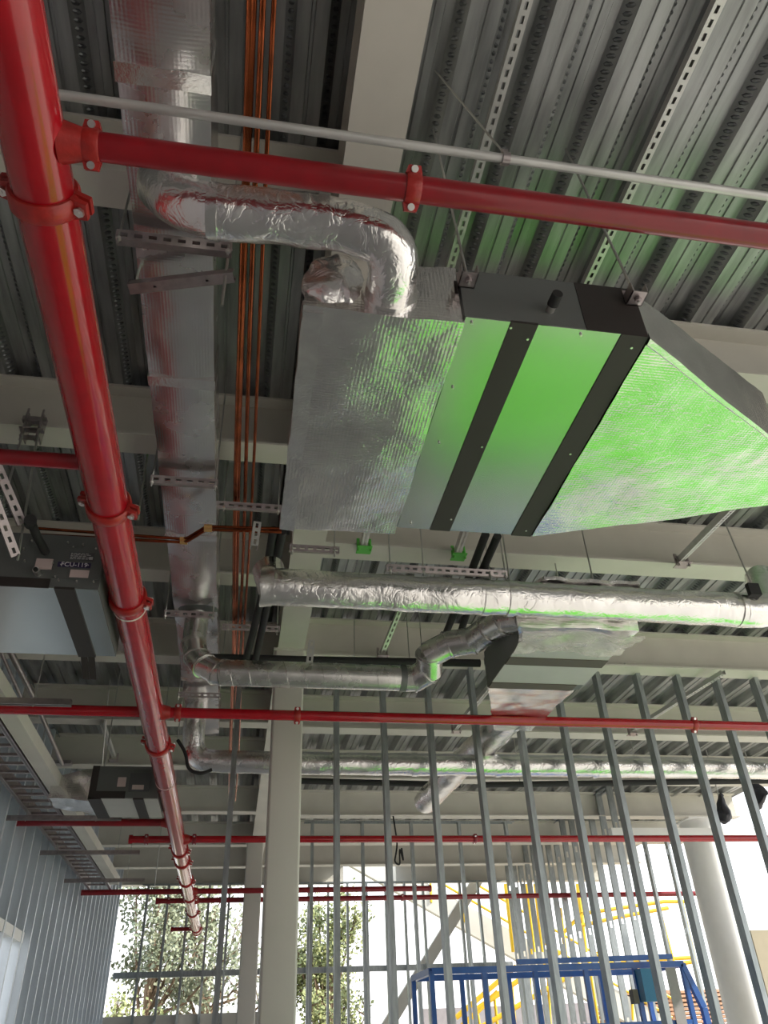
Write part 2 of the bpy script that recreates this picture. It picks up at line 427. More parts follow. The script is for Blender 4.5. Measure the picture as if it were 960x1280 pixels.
def stud_wall(name, label, along, base, offs, h1, flip=1, track=True, holes=(0.6, 1.8, 3.0, 4.2), m='stud_steel'):
    t = setting(name, label, base); proto = None
    for i, o_ in enumerate(offs):
        loc = (o_, 0, 0) if along == 'x' else (0, o_, 0)
        if proto is None:
            proto = stud_mesh(along, 0.0, h1, flip, holes).build('stud', m, None, smooth=False)
            proto.parent = t; proto.location = loc
        else: child_copy(proto, t, loc)
        ob = t.children[-1] if False else None
    a, b = min(offs)-0.1, max(offs)+0.15
    for z0, z1, nm in ((0, 0.03, 'floor_track'), (h1-0.001, h1+0.001, 'head_track')):
        mb = MB()
        if along == 'x':
            mb.box((a, -0.049, z0), (b, 0.049, z0+0.002))
            zz = (0.002, 0.05) if nm == 'floor_track' else (h1-0.022, h1)
            for s_ in (-1, 1): mb.box((a, s_*0.0495-0.001, zz[0]), (b, s_*0.0495+0.001, zz[1]))
        else:
            mb.box((-0.049, a, z0), (0.049, b, z0+0.002))
            zz = (0.002, 0.05) if nm == 'floor_track' else (h1-0.022, h1)
            for s_ in (-1, 1): mb.box((s_*0.0495-0.001, a, zz[0]), (s_*0.0495+0.001, b, zz[1]))
        if not (nm == 'head_track' and not track):
            q = mb.build(nm, 'stud_steel', None, smooth=False); q.parent = t
    return t
stud_wall('wall_front', 'nearest row of steel wall studs', 'x', (0, 6.385, 0), [-0.09]+[0.742+0.4075*i for i in range(12)], ZB-0.004, track=False, holes=(0.6, 1.3))
stud_wall('wall_middle', 'second, wider spaced row of steel studs', 'x', (0, 12.06, 0), [1.06+0.745*k for k in range(5)], ZB)
stud_wall('wall_side', 'close row of wide steel studs running away on the right', 'y', (5.52, 0, 0), [11.3+0.4064*k for k in range(14)], ZD-0.01)
stud_wall('wall_right', 'row of thin steel studs at the right beyond the nearest studs', 'x', (0, 13.15, 0), [6.85+0.41*k for k in range(4)], ZB)
stud_wall('wall_back', 'thin studs standing in the far facade', 'x', (0, 17.08, 0), [-1.665+0.39*k for k in range(19)], ZB)
wl = stud_wall('wall_left', 'continuous bluish steel stud wall along the left edge', 'y', (-2.19, 0, 0),
               [7.2+0.4064*k for k in range(25)], ZD-0.01, flip=1, m='wall_steel', holes=(4.3,))
MB().box((-2.28, 9.9, 0.0), (-2.262, 17.2, ZD-0.02)).build('sheathing_panel', 'wall_steel', wl, smooth=False)
MB().box((-2.28, -12.0, 0), (-2.262, 7.0, ZD-0.02)).build('wall_board', 'grey_block', wl, smooth=False)
MB().box((-2.28, 7.0, 2.76), (-2.262, 9.9, ZD-0.02)).build('sheathing_panel', 'wall_steel', wl, smooth=False)
MB().box((-2.28, 7.0, 0.0), (-2.262, 9.9, 1.2)).build('sheathing_panel', 'wall_steel', wl, smooth=False)
MB().box((-2.255, 7.0, 2.66), (-2.15, 9.75, 2.76)).build('header', 'white_paint', wl, smooth=False)
tr1 = MB().box((-2.1, 17.2, 2.86), (5.6, 17.27, 2.96)).build('trim_1', 'stud_steel', smooth=False); tr1['kind'] = 'structure'
sill = MB().box((-4, 17.15, 0), (0.6, 17.35, 2.27)).build('wall_sill', 'column_paint', smooth=False); sill['kind'] = 'structure'

# ------------------------------------------------------------------ pipes and grooved couplings
def coupling(parent, c, axis, R, ear, m='coupling_red'):
    """two-piece grooved coupling round a pipe: c centre, axis along the pipe, ear = direction of one bolt pad"""
    c = Vector(c); ax = Vector(axis).normalized(); e = Vector(ear); e = (e-ax*e.dot(ax)).normalized(); b = ax.cross(e)
    k = R/0.084; w_ = 0.030*k**0.4
    prof = [(-w_, R*1.0), (-w_, R*1.10), (-w_*0.75, R*1.17), (w_*0.75, R*1.17), (w_, R*1.10), (w_, R*1.0)]
    mb = MB(); n = 28; vs = []; fs = []
    for i in range(n):
        a = 2*pi*i/n
        for (x, r) in prof: vs.append(c+ax*x+(e*cos(a)+b*sin(a))*r)
    L = len(prof)
    for i in range(n):
        for j in range(L-1):
            p = i*L+j; q = ((i+1) % n)*L+j; fs.append((p, q, q+1, p+1))
    mb.add(vs, fs)
    for s_ in (-1, 1):     # bolt pads
        for side in (-1, 1):
            o = c+e*s_*(R*1.17); lo = o-e*s_*0.012*k; hi = o+e*s_*0.032*k**0.8
            z0 = 0.006*k**0.7; z1 = 0.022*k**0.8
            vs = []
            for (u, wd) in ((lo, w_*1.1), (hi, w_*0.8)):
                for zz in (z0*side, z1*side):
                    vs += [u-ax*wd+b*zz, u+ax*wd+b*zz]
            if side > 0: order = [0, 1, 5, 4, 2, 3, 7, 6]
            else: order = [2, 3, 7, 6, 0, 1, 5, 4]
            mb.hexa([vs[i] for i in order])
    o = mb.build('coupling', m, parent, loc=tuple(c))
    bt = None
    for s_ in (-1, 1):
        pc = c+e*s_*(R*1.17+0.012*k**0.8)
        mb = MB(); mb.tube([pc-b*0.032*k**0.8, pc+b*0.034*k**0.8], 0.0055*k**0.6, 8)
        mb.tube([pc-b*0.033*k**0.8, pc-b*0.022*k**0.8], 0.0165*k**0.6, 12); mb.tube([pc+b*0.022*k**0.8, pc+b*0.032*k**0.8], 0.015*k**0.6, 6)
        mb.build('bolt', 'bolt_steel', o)
    return o
def pipe(mb, p, q, r, seg=24): return mb.tube([p, q], r, seg)
XM, ZM, RM = -0.650, 3.6, 0.084
YEND = 17.0
main = thing('fire_main', 'thick glossy red fire main running away from the upper left corner', 'pipe', (XM, 0, ZM))
MB().tube([(XM, -3, ZM), (XM, YEND, ZM)], RM, 40).build('pipe_run', 'red_paint', main)
MB().tube([(XM, YEND-0.01, ZM), (XM, YEND+0.035, ZM)], RM*1.1, 28).build('end_cap', 'coupling_red', main)
for (x, y) in ((50, 245), (137, 632), (162, 748), (200, 930), (228, 1062), (231.5, 1076), (236.5, 1100), (241, 1120)):
    p = at(x, y, Z=3.6)
    coupling(main, (XM, p.y, ZM), (0, 1, 0), RM, (1, 0, -0.25))
coupling(main, (XM, 14.6, ZM), (0, 1, 0), RM, (1, 0, -0.2)); coupling(main, (XM, 16.6, ZM), (0, 1, 0), RM, (1, 0, -0.2))
# white band round the main and faint chalk rings
for y_, nm in ((at(166, 775, Z=3.52).y, 'white_band'), (at(203, 968+6, Z=3.52).y+0.3, 'white_band')):
    MB().tube([(XM, y_, ZM), (XM, y_+0.012, ZM)], RM+0.0025, 32).build(nm, 'white_band', main)
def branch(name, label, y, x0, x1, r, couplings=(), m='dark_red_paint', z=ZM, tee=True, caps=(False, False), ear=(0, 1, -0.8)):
    t = thing(name, label, 'pipe', (x0, y, z))
    MB().tube([(x0, y, z), (x1, y, z)], r, 24).build('pipe_run', m, t)
    for cx in couplings: coupling(t, (cx, y, z), (1, 0, 0), r, ear, m='coupling_red' if r > .034 and y < 6 else 'dark_red_paint')
    for f_, cx in zip(caps, (x0, x1)):
        if f_: MB().tube([(cx-0.02, y, z), (cx+0.02, y, z)], r*1.25, 20).build('end_cap', m, t)
    if tee:
        s_ = 1 if x1 > XM+0.2 else -1
        MB().tube([(XM+s_*0.07, y, z), (XM+s_*(RM+0.045), y, z)], [r*1.5, r*1.12], 24).build('outlet_tee', 'coupling_red', t)
    return t
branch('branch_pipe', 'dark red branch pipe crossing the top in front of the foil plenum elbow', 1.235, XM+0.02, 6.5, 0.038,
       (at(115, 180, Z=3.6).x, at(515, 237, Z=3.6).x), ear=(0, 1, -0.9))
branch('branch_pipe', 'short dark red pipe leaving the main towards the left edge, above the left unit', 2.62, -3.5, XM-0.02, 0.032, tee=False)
branch('branch_pipe', 'long thin bright red pipe crossing the beige column and nearest studs', 5.43, -3.9, 7.7, 0.037,
       (at(222, 888, Z=3.6).x, at(372, 892, Z=3.6).x, at(865, 908, Z=3.6).x), m='red_paint', ear=(0, 0.5, -1))
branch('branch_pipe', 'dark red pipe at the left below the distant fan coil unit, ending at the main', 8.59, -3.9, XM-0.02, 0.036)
branch('branch_pipe', 'thin red pipe with capped left end crossing at the top of the far opening', 9.35, at(163, 1048, Z=3.6).x, 7.6, 0.038,
       (at(183, 1049, Z=3.6).x, at(243, 1050, Z=3.6).x, at(593, 1049, Z=3.6).x), m='red_paint', caps=(True, False))
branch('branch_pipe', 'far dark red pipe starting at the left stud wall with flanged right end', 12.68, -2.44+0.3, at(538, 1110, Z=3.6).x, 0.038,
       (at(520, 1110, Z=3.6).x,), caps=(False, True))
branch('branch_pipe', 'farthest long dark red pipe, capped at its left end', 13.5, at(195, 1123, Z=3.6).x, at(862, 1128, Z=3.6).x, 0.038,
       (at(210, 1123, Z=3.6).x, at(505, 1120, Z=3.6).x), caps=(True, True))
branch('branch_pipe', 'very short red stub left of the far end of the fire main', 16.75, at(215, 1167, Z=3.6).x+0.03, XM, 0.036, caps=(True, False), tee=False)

cd = thing('steel_conduit', 'thin galvanised conduit crossing the top above the red branch pipe', 'conduit', (-0.7, 1.275, 3.9))
MB().tube([(-1.6, 1.275, 3.9), (6.5, 1.275, 3.9)], 0.0145, 14).build('conduit_run', 'zinc_lightened', cd)
cx = at(631, 201, Z=3.9).x
MB().tube([(cx-0.012, 1.275, 3.9), (cx+0.012, 1.275, 3.9)], 0.021, 14).build('clamp', 'galvanised', cd)
MB().box((cx-0.01, 1.265, 3.915), (cx+0.01, 1.285, 3.94)).build('clamp_ear', 'galvanised', cd)
rod(cd, (cx, 1.275, 3.93), (cx-0.12, 1.45, 4.79), 0.004)

# ------------------------------------------------------------------ big rectangular foil duct and its hangers
DX0, DX1, DZ = -0.522, -0.238, 4.10
duct = thing('rectangular_duct', 'long foil-wrapped rectangular duct running away beside the copper pipes', 'duct', (DX0, 0, DZ))
y = -2.0; edges = [-2.0, 1.28, 2.62, 3.9, 4.85, 6.0, 7.3]
for i, (a, b) in enumerate(zip(edges, edges[1:])):
    ny = int((b-a)/0.035)
    mb = MB().grid_box([(DX0, a, DZ), (DX1, a, DZ), (DX1, b, DZ), (DX0, b, DZ), (DX0, a, 4.32), (DX1, a, 4.32), (DX1, b, 4.32), (DX0, b, 4.32)], (10, ny, 6))
    def sag(v):   # wrap sags between joints
        t_ = (v[1]-a)/(b-a); u = (v[0]-DX0)/(DX1-DX0)
        z = v[2]-(0.014*sin(pi*u)*(0.4+0.6*abs(2*t_-1)) if v[2] < DZ+0.01 else 0)
        return (v[0], v[1], z)
    mb.v = [sag(v) for v in mb.v]
    mb.crumple(0.006, 5, i, 0.0012, 26).build('wrapped_section', 'foil_smooth', duct, weld=True)
for yj in edges[1:-1]:
    MB().grid_box([(DX0-.004, yj-.03, DZ-.016), (DX1+.004, yj-.03, DZ-.016), (DX1+.004, yj+.03, DZ-.016), (DX0-.004, yj+.03, DZ-.016),
                   (DX0-.004, yj-.03, 4.325), (DX1+.004, yj-.03, 4.325), (DX1+.004, yj+.03, 4.325), (DX0-.004, yj+.03, 4.325)], (10, 3, 6))\
        .crumple(0.004, 12, 3).build('joint_tape', 'foil_tape', duct, weld=True)
for (ax_, ay_, bx_, by_, nm, lb) in (
        (145, 292, 290, 300, 'trapeze_hanger', 'slotted steel channel under the big duct just below the foil elbow'),
        (188, 598, 272, 600, 'trapeze_hanger', 'slotted channel under the big duct beside the first pipe coupling below mid frame'),
        (205, 766, 268, 767, 'trapeze_hanger', 'slotted channel under the big duct just above its round take-off'),
        (222, 868, 276, 869, 'trapeze_hanger', 'slotted channel under the far end of the big duct above the red pipe')):
    a = at(ax_, ay_, Z=4.03); b = at(bx_, by_, Z=4.03); b.y = a.y
    hanger(nm, lb, a, b, (0.03, 0.97), face=(0, -1, -0.35))
a = at(161, 362, Z=3.98); b = at(292, 347, Z=3.98)
t = thing('trapeze_hanger', 'plain greenish strut slanting under the big duct with a loose hanging bolt', 'pipe hanger', a)
channel_mb(a, b, face=(0, -0.3, -1), pitch=0.2, slot=(0.012, 0.008)).build('channel', 'galvanised', t, smooth=False)
rod(t, a+Vector((0.02, 0, 0)), (a.x+0.02, a.y, ZD)); rod(t, b+Vector((-0.03, 0, -0.16)), (b.x-0.03, b.y, ZD), 0.006)

# ------------------------------------------------------------------ copper lines
cu = [(311, 0.0150), (317, 0.0075), (329.5, 0.0105), (345, 0.0085)]
cl = ['thickest copper pipe, leftmost of the bundle right of the big duct', 'thin copper line touching the thickest copper pipe on its right',
      'medium copper pipe in the middle of the bundle', 'rightmost thin copper pipe of the bundle']
for i, ((x, r), lb) in enumerate(zip(cu, cl)):
    p = at(x, 0, Z=4.28)
    pts = [Vector((p.x+0.006*sin(yy*1.3+i), yy, 4.28+0.006*cos(yy*0.9+i))) for yy in [-2+0.4*k for k in range(32)]]
    o = thing('copper_pipe', lb, 'pipe', pts[0]); MB().tube(pts, r, 12).build('pipe_run', 'copper', o)
for (x0, y0, x1, y1, lb) in ((272, 630, 352, 632, 'slotted channel carrying the copper pipes left of the plenum bottom corner'),
                             (278, 783, 350, 785, 'slotted channel carrying the copper pipes above the spiral duct')):
    a = at(x0, y0, Z=4.22); b = at(x1, y1, Z=4.22); b.y = a.y
    hanger('trapeze_hanger', lb, a, b, (0.1, 0.95), face=(0, -1, -0.35))
# copper feed from the left unit across the big duct
o = thing('copper_pipe', 'pair of copper lines with brass elbows crossing below the big duct', 'pipe', at(50, 665, Z=3.95))
for dy, z in ((0, 3.95), (8, 3.93)):
    pts = [at(40, 660+dy, Z=z), at(232, 674+dy*.5, Z=z), at(258, 658+dy*.5, Z=z), at(352, 661+dy*.5, Z=z)]
    MB().tube(fillet(pts, 0.03, 4), 0.0085, 10).build('pipe_run', 'copper', o)
    MB().tube([pts[1]-Vector((0.03, 0, 0)), pts[1]+Vector((0.01, 0, 0))], 0.0125, 10).build('elbow', 'brass', o)
    MB().tube([pts[2]-Vector((0.012, 0, 0)), pts[2]+Vector((0.03, 0, 0))], 0.0125, 10).build('elbow', 'brass', o)

# ------------------------------------------------------------------ nearest fan coil unit: casing, plenum, transition
FX0, FX1, FY0, FY1, FZ0, FZ1 = 0.603, 1.225, 1.585, 2.795, 3.50, 3.735
fcu = thing('fan_coil_unit', 'ceiling fan coil unit with green-tinted bottom panels and black strips', 'air conditioner', (FX0, FY0, FZ0))
MB().box((FX0, FY0, FZ0+0.004), (FX1, FY1, FZ1)).build('casing', 'unit_casing', fcu, smooth=False)
pa, pb = at(639, 402, Z=FZ0).x, at(673, 405, Z=FZ0).x
pc = at(780, 412, Z=FZ0).x
pan = MB().box((FX0+0.003, FY0+0.001, FZ0), (pa, FY1, FZ0+0.006)).build('bottom_panel', 'unit_panel', fcu, smooth=False)
MB().box((pb, FY0+0.001, FZ0), (pc, FY1, FZ0+0.006)).build('bottom_panel', 'unit_panel', fcu, smooth=False)
MB().box((pa, FY0-0.0015, FZ0-0.004), (pb, FY1, FZ0+0.006)).build('black_strip', 'black_tape', fcu, smooth=False)
MB().box((pc, FY0-0.0015, FZ0-0.004), (FX1+0.002, FY1+0.002, FZ0+0.006)).build('black_strip', 'black_tape', fcu, smooth=False)
q0 = at(718, 356, Y=FY0); q1 = at(732, 407, Y=FY0)
MB().add([(q0.x, FY0-0.002, FZ1), (FX1+0.002, FY0-0.002, FZ1), (FX1+0.002, FY0-0.002, FZ0), (q1.x, FY0-0.002, FZ0),
          (q0.x, FY0+0.001, FZ1), (FX1+0.002, FY0+0.001, FZ1), (FX1+0.002, FY0+0.001, FZ0), (q1.x, FY0+0.001, FZ0)],
         [(3, 2, 1, 0), (4, 5, 6, 7), (0, 1, 5, 4), (1, 2, 6, 5), (2, 3, 7, 6), (3, 0, 4, 7)]).build('insulation_patch', 'black_tape', fcu, smooth=False)
dr = at(687, 388, Y=FY0)
MB().tube([(dr.x, FY0+0.02, dr.z), (dr.x, FY0-0.03, dr.z-0.004)], 0.0145, 18).build('drain_stub', 'bolt_steel', fcu)
MB().tube([(dr.x, FY0-0.028, dr.z-0.003), (dr.x, FY0-0.075, dr.z-0.005)], [0.019, 0.0175], 18).build('drain_cap', 'black_rubber', fcu)
sc = None
spots = [(0.63, FY0+.02), (0.76, FY0+.02), (0.83, FY0+.06), (0.83, 2.2), (0.83, 2.7), (0.66, 2.2), (0.66, 2.75), (1.0, FY0+.02), (1.19, FY0+.05), (1.19, 2.2), (1.19, 2.75), (0.64, 1.9)]
for (sx, sy) in spots:
    b = MB().tube([(sx, sy, FZ0-0.007), (sx, sy, FZ0+0.002)], 0.0045, 8).build('screw', 'bolt_steel', fcu)
for (bx, by) in ((583, 345), (792, 368)):
    p = at(bx, by, Y=FY0-0.02); mb = MB()
    mb.box((p.x-0.028, FY0-0.06, p.z-0.035), (p.x+0.028, FY0-0.001, p.z-0.031)).box((p.x-0.028, FY0-0.005, p.z-0.035), (p.x+0.028, FY0-0.001, p.z+0.035))
    mb.box((p.x-0.028, FY0-0.06, p.z-0.035), (p.x-0.025, FY0-0.001, p.z+0.01)).box((p.x+0.025, FY0-0.06, p.z-0.035), (p.x+0.028, FY0-0.001, p.z+0.01))
    mb.tube([(p.x, FY0-0.033, p.z-0.05), (p.x, FY0-0.033, p.z-0.02)], 0.011, 6)
    mb.build('hanging_bracket', 'galvanised', fcu, smooth=False)
    rod(fcu, (p.x, FY0-0.033, p.z-0.06), (p.x, FY0+0.10, 4.79), 0.005)
for px in (FX0+.05, FX1-.05): rod(fcu, (px, FY1+0.03, FZ0+0.1), (px, FY1+0.03, 4.79), 0.005)

PX0, PX1 = 0.098, 0.600
pl = thing('supply_plenum', 'crinkled foil-wrapped plenum box joined to the left of the nearest fan coil unit', 'duct', (PX0, FY0, FZ0))
PY0, PY1, PZ0, PZ1 = 1.60, 2.83, 3.485, 3.76
mb = MB().grid_box([(PX0, PY0, PZ0), (PX1, PY0, PZ0), (PX1, PY1, PZ0), (PX0, PY1, PZ0), (PX0+.02, PY0+.02, PZ1), (PX1, PY0, PZ1), (PX1, PY1, PZ1), (PX0+.02, PY1, PZ1)], (28, 60, 14))
mb.crumple(0.010, 4.5, 1, 0.0014, 20).build('foil_wrap', 'foil', pl, weld=True)
MB().grid_box([(PX0-.006, PY0+.02, PZ0-.006), (PX0+.055, PY0+.02, PZ0-.010), (PX0+.055, PY1+.01, PZ0-.010), (PX0-.006, PY1+.01, PZ0-.006),
               (PX0-.006, PY0+.02, PZ0+.05), (PX0+.055, PY0+.02, PZ0+.004), (PX0+.055, PY1+.01, PZ0+.004), (PX0-.006, PY1+.01, PZ0+.05)], (3, 50, 3))\
    .crumple(0.009, 5, 1, 0.002, 22).build('corner_tape', 'foil_tape', pl, weld=True)
# shoulder of loose foil at the plenum's front left corner
mb = MB(); c = Vector((0.19, 1.625, 3.60)); N = 28; M_ = 36
vs = []; fs = []
for i in range(N+1):
    th = pi*i/N
    for k in range(M_):
        a = 2*pi*k/M_; cz = cos(th); vs.append(c+Vector((0.10*sin(th)*cos(a), 0.06*sin(th)*sin(a), (0.18 if cz > 0 else 0.09)*cz)))
for i in range(N):
    for k in range(M_):
        fs.append((i*M_+k, (i+1)*M_+k, (i+1)*M_+(k+1) % M_, i*M_+(k+1) % M_))
mb.add(vs, fs).crumple(0.026, 13, 5, 0.007, 35).build('foil_shoulder', 'foil_crinkle', pl, weld=True)

tr = thing('return_transition', 'large tapered foil-wrapped transition duct right of the nearest fan coil unit', 'duct', (FX1, FY0, FZ0))
n0 = at(812, 415, Z=3.5); n1 = at(962, 546, Z=3.5); f0 = at(690, 650, Z=3.49); f1 = at(962, 630, Z=3.49)
def ext(a, b, k): return a+(b-a)*k
n2 = ext(n0, n1, 1.12); f2 = ext(f0, f1, 1.08)
cs = [(FX1+0.004, FY0, 3.495), (n2.x, n2.y, 3.50), (f2.x, f2.y, 3.49), (FX1+0.004, FY1-0.01, 3.49),
      (FX1+0.004, FY0, FZ1-0.01), (n2.x+.02, n2.y, 3.80), (f2.x, f2.y, 3.80), (FX1+0.004, FY1, FZ1)]
MB().grid_box(cs, (48, 48, 14)).crumple(0.008, 3.2, 7, 0.0016, 16).build('foil_wrap', 'foil', tr, weld=True)
MB().grid_box([Vector(c_)+Vector(d_) for c_, d_ in zip(
    [cs[0], cs[1], ext(Vector(cs[1]), Vector(cs[2]), .06), ext(Vector(cs[0]), Vector(cs[3]), .022), ext(Vector(cs[0]), Vector(cs[4]), .1), ext(Vector(cs[1]), Vector(cs[5]), .1),
     ext(Vector(cs[1]), Vector(cs[2]), .06), ext(Vector(cs[0]), Vector(cs[3]), .022)],
    [(0, -.006, -.006)]*4+[(0, -.007, 0)]*2+[(0, 0, -.002)]*2)], (46, 2, 2)).crumple(0.008, 3.2, 7, 0.0016, 16).build('edge_tape', 'foil_tape', tr, weld=True)
d0 = Vector(cs[1]); d1 = Vector(cs[2])
MB().tube([(d0.lerp(d1, .5)).x-.05 and Vector(((d0.x+d1.x)/2-.05, (d0.y+d1.y)/2, 3.65)), Vector((3.6, 2.15, 3.68)), Vector((5.0, 2.1, 3.7))], 0.13, 24).crumple(0.006, 8, 2).build('round_outlet', 'foil', tr)

# foil elbow from the big duct to the plenum
el = thing('flexible_duct', 'wrinkled foil round duct bending from the big duct down into the plenum', 'duct', (-0.36, 1.6, 4.1))
pts = resample(fillet([(-0.375, 1.62, 4.12), (-0.372, 1.46, 3.80), (-0.24, 1.43, 3.655), (0.18, 1.405, 3.645), (0.33, 1.42, 3.61), (0.365, 1.50, 3.585), (0.365, 1.66, 3.585)], 0.13, 7), 0.014)
MB().tube(pts, 0.078, 36).crumple(0.008, 9, 2, 0.0028, 30).build('foil_sleeve', 'foil_crinkle', el)
for (x0, x1) in ((-0.205, -0.175), (0.115, 0.15)):
    MB().tube(resample([Vector((x0, 1.429-(x0+.22)*.06, 3.653)), Vector((x1, 1.429-(x1+.22)*.06, 3.652))], 0.01), 0.083, 32).crumple(0.004, 20, 1).build('joint_tape', 'foil_tape', el)
MB().tube(resample([Vector((0.365, 1.585, 3.585)), Vector((0.365, 1.625, 3.585))], 0.01), 0.092, 32).crumple(0.008, 18, 4).build('collar_tape', 'foil_tape', el)
MB().tube(resample([Vector((-0.375, 1.62, 4.08)), Vector((-0.375, 1.595, 4.04))], 0.01), 0.092, 32).crumple(0.008, 18, 4).build('collar_tape', 'foil_tape', el)

# ------------------------------------------------------------------ long round foil duct
pr_ = [at(338, 728, Z=3.62), at(380, 729, Z=3.62), at(640, 742, Z=3.62), at(925, 762, Z=3.62), at(968, 748, Z=3.70), Vector((3.35, 3.75, 4.1))]
t = thing('round_duct', 'long foil-wrapped round duct crossing below the nearest fan coil unit', 'duct', pr_[0])
yy = 3.60
P0 = Vector((pr_[0].x, yy, 3.62)); P1 = Vector((pr_[3].x+.02, yy, 3.62))
MB().tube(resample([P0, P1], 0.03), 0.098, 36).crumple(0.007, 7, 3, 0.0024, 28).build('foil_sleeve', 'foil_crinkle', t)
MB().tube(resample(fillet([P1-Vector((.02, 0, 0)), P1+Vector((0.17, 0, 0)), P1+Vector((0.38, 0.22, 0.35))], 0.16, 8), 0.02), 0.101, 36).crumple(0.009, 9, 5, 0.003, 28).build('foil_elbow', 'foil_crinkle', t)
mx = at(640, 742, Z=3.62).x
for xx in (mx, mx-0.14, P1.x-0.03): MB().tube([(xx-0.02, yy, 3.62), (xx+0.02, yy, 3.62)], 0.103, 32).build('joint_tape', 'foil_tape', t)
MB().tube(resample([P0-Vector((0.05, 0, 0)), P0+Vector((0.015, 0, 0))], 0.01), 0.108, 32).crumple(0.01, 14, 5).build('end_wrap', 'foil_tape', t)
MB().tube(resample([P0+Vector((0.02, 0, 0)), P0+Vector((-0.01, 0.10, 0.16))], 0.03), 0.085, 28).crumple(0.008, 9, 6).build('riser', 'foil', t)
MB().grid_box([at(668, 733, Z=3.72), at(800, 738, Z=3.72), at(800, 731, Z=3.72), at(680, 724, Z=3.72)]+[v+Vector((0, 0, .02)) for v in (at(668, 733, Z=3.72), at(800, 738, Z=3.72), at(800, 731, Z=3.72), at(680, 724, Z=3.72))], (20, 4, 1)).crumple(.012, 9, 3, .004, 30).build('loose_foil', 'foil_crinkle', t, weld=True)
a = at(928, 745, Z=3.72); MB().box((a.x-0.04, yy-0.12, 3.66), (a.x+0.03, yy-0.09, 3.735)).build('strap_bracket', 'black_rubber', t)
rod(t, (a.x, yy-0.1, 3.73), (a.x-0.04, yy-0.05, 4.79), 0.005)

# ------------------------------------------------------------------ spiral duct with galvanised elbows
def seams(mb_list): pass
def ringed_tube(parent, pts, r, nm, m, ring_pitch, ring_r, rm=None):
    MB().tube(pts, r, 32).build(nm, m, parent)
    acc = 0; last = pts[0]; mb = MB(); nxt = ring_pitch/2
    for a_, b_ in zip(pts, pts[1:]):
        L = (b_-a_).length
        while acc+L > nxt:
            k = (nxt-acc)/L; c_ = a_.lerp(b_, k); d_ = (b_-a_).normalized()
            mb.tube([c_-d_*0.003, c_+d_*0.003], ring_r, 28); nxt += ring_pitch
        acc += L
    if mb.v: mb.build('seam_ring', rm or m, parent)
sd_ = thing('spiral_duct', 'bare galvanised spiral duct with segmented elbows at both ends', 'duct', (-0.1, 4.7, 3.6))
YS = 4.70
xl = at(275, 841, Z=3.6).x; xr = at(500, 850, Z=3.6).x
MB().tube([(xl, YS, 3.6), (xr, YS, 3.6)], 0.083, 36).build('spiral_run', 'spiral_steel', sd_)
mb = MB(); n = int((xr-xl)/0.11)
hel = [Vector((xl+(xr-xl)*k/(n*24), YS+0.0835*cos(2*pi*k/24), 3.6+0.0835*sin(2*pi*k/24))) for k in range(n*24+1)]
mb.tube(hel, 0.0022, 5).build('lock_seam', 'spiral_steel', sd_)
MB().tube([(xr-.01, YS, 3.6), (xr+0.03, YS, 3.6)], 0.088, 32).build('coupling_collar', 'unit_casing', sd_)
def gored(parent, pts, r, m='spiral_steel'):
    """segmented elbow: straight gores with raised joints"""
    for a_, b_ in zip(pts, pts[1:]):
        d_ = (Vector(b_)-Vector(a_)).normalized()
        MB().tube([Vector(a_)-d_*r*0.22, Vector(b_)+d_*r*0.22], r, 32).build('elbow_gore', m, parent)
        MB().tube([Vector(b_)-d_*0.005, Vector(b_)+d_*0.005], r*1.10, 32).build('gore_bead', m, parent)
e = [Vector((xr+0.02, YS, 3.6)), Vector((xr+0.10, YS-0.01, 3.6)), Vector((xr+0.17, YS-0.10, 3.62)), at(537, 818, Z=3.68), at(560, 806, Z=3.72), at(592, 800, Z=3.72), at(612, 785, Z=3.72), at(632, 775, Z=3.70), at(655, 772, Z=3.66)]
gored(sd_, e, 0.086)
big_x = (DX0+DX1)/2
tk = at(246, 772, Z=4.05)
e = [Vector((tk.x, tk.y, 4.10)), Vector((tk.x, tk.y, 3.86)), Vector((tk.x+.03, tk.y-.05, 3.74)), Vector((tk.x+.09, tk.y-.10, 3.66)), Vector((tk.x+.17, YS+.02, 3.61)), Vector((xl+.02, YS, 3.6))]
gored(sd_, e, 0.078)
MB().tube([Vector((tk.x, tk.y, 4.10)), Vector((tk.x, tk.y, 4.075))], [0.14, 0.085], 32).build('take_off_collar', 'unit_casing', sd_)

# ------------------------------------------------------------------ far foil duct behind the column
t = thing('round_duct', 'distant foil-wrapped round duct passing behind the beige column and studs', 'duct', (-0.3, 6.62, 3.6))
s0 = at(243, 890, Z=4.0)
pts = resample(fillet([(s0.x, s0.y+.3, 4.15), (s0.x, s0.y+.12, 3.95), (s0.x+0.02, 6.68, 3.65), (0.2, 6.64, 3.63), (6.6, 6.60, 3.63)], 0.35, 10), 0.05)
MB().tube(pts, 0.093, 32).crumple(0.006, 6, 8, 0.003, 20).build('foil_sleeve', 'foil_crinkle', t)
for x_ in (0.75, 1.45, 2.2, 3.1, 4.2, 5.0): MB().tube([(x_, 6.637, 3.63), (x_+0.045, 6.637, 3.63)], 0.100, 28).build('joint_tape', 'foil_tape', t)

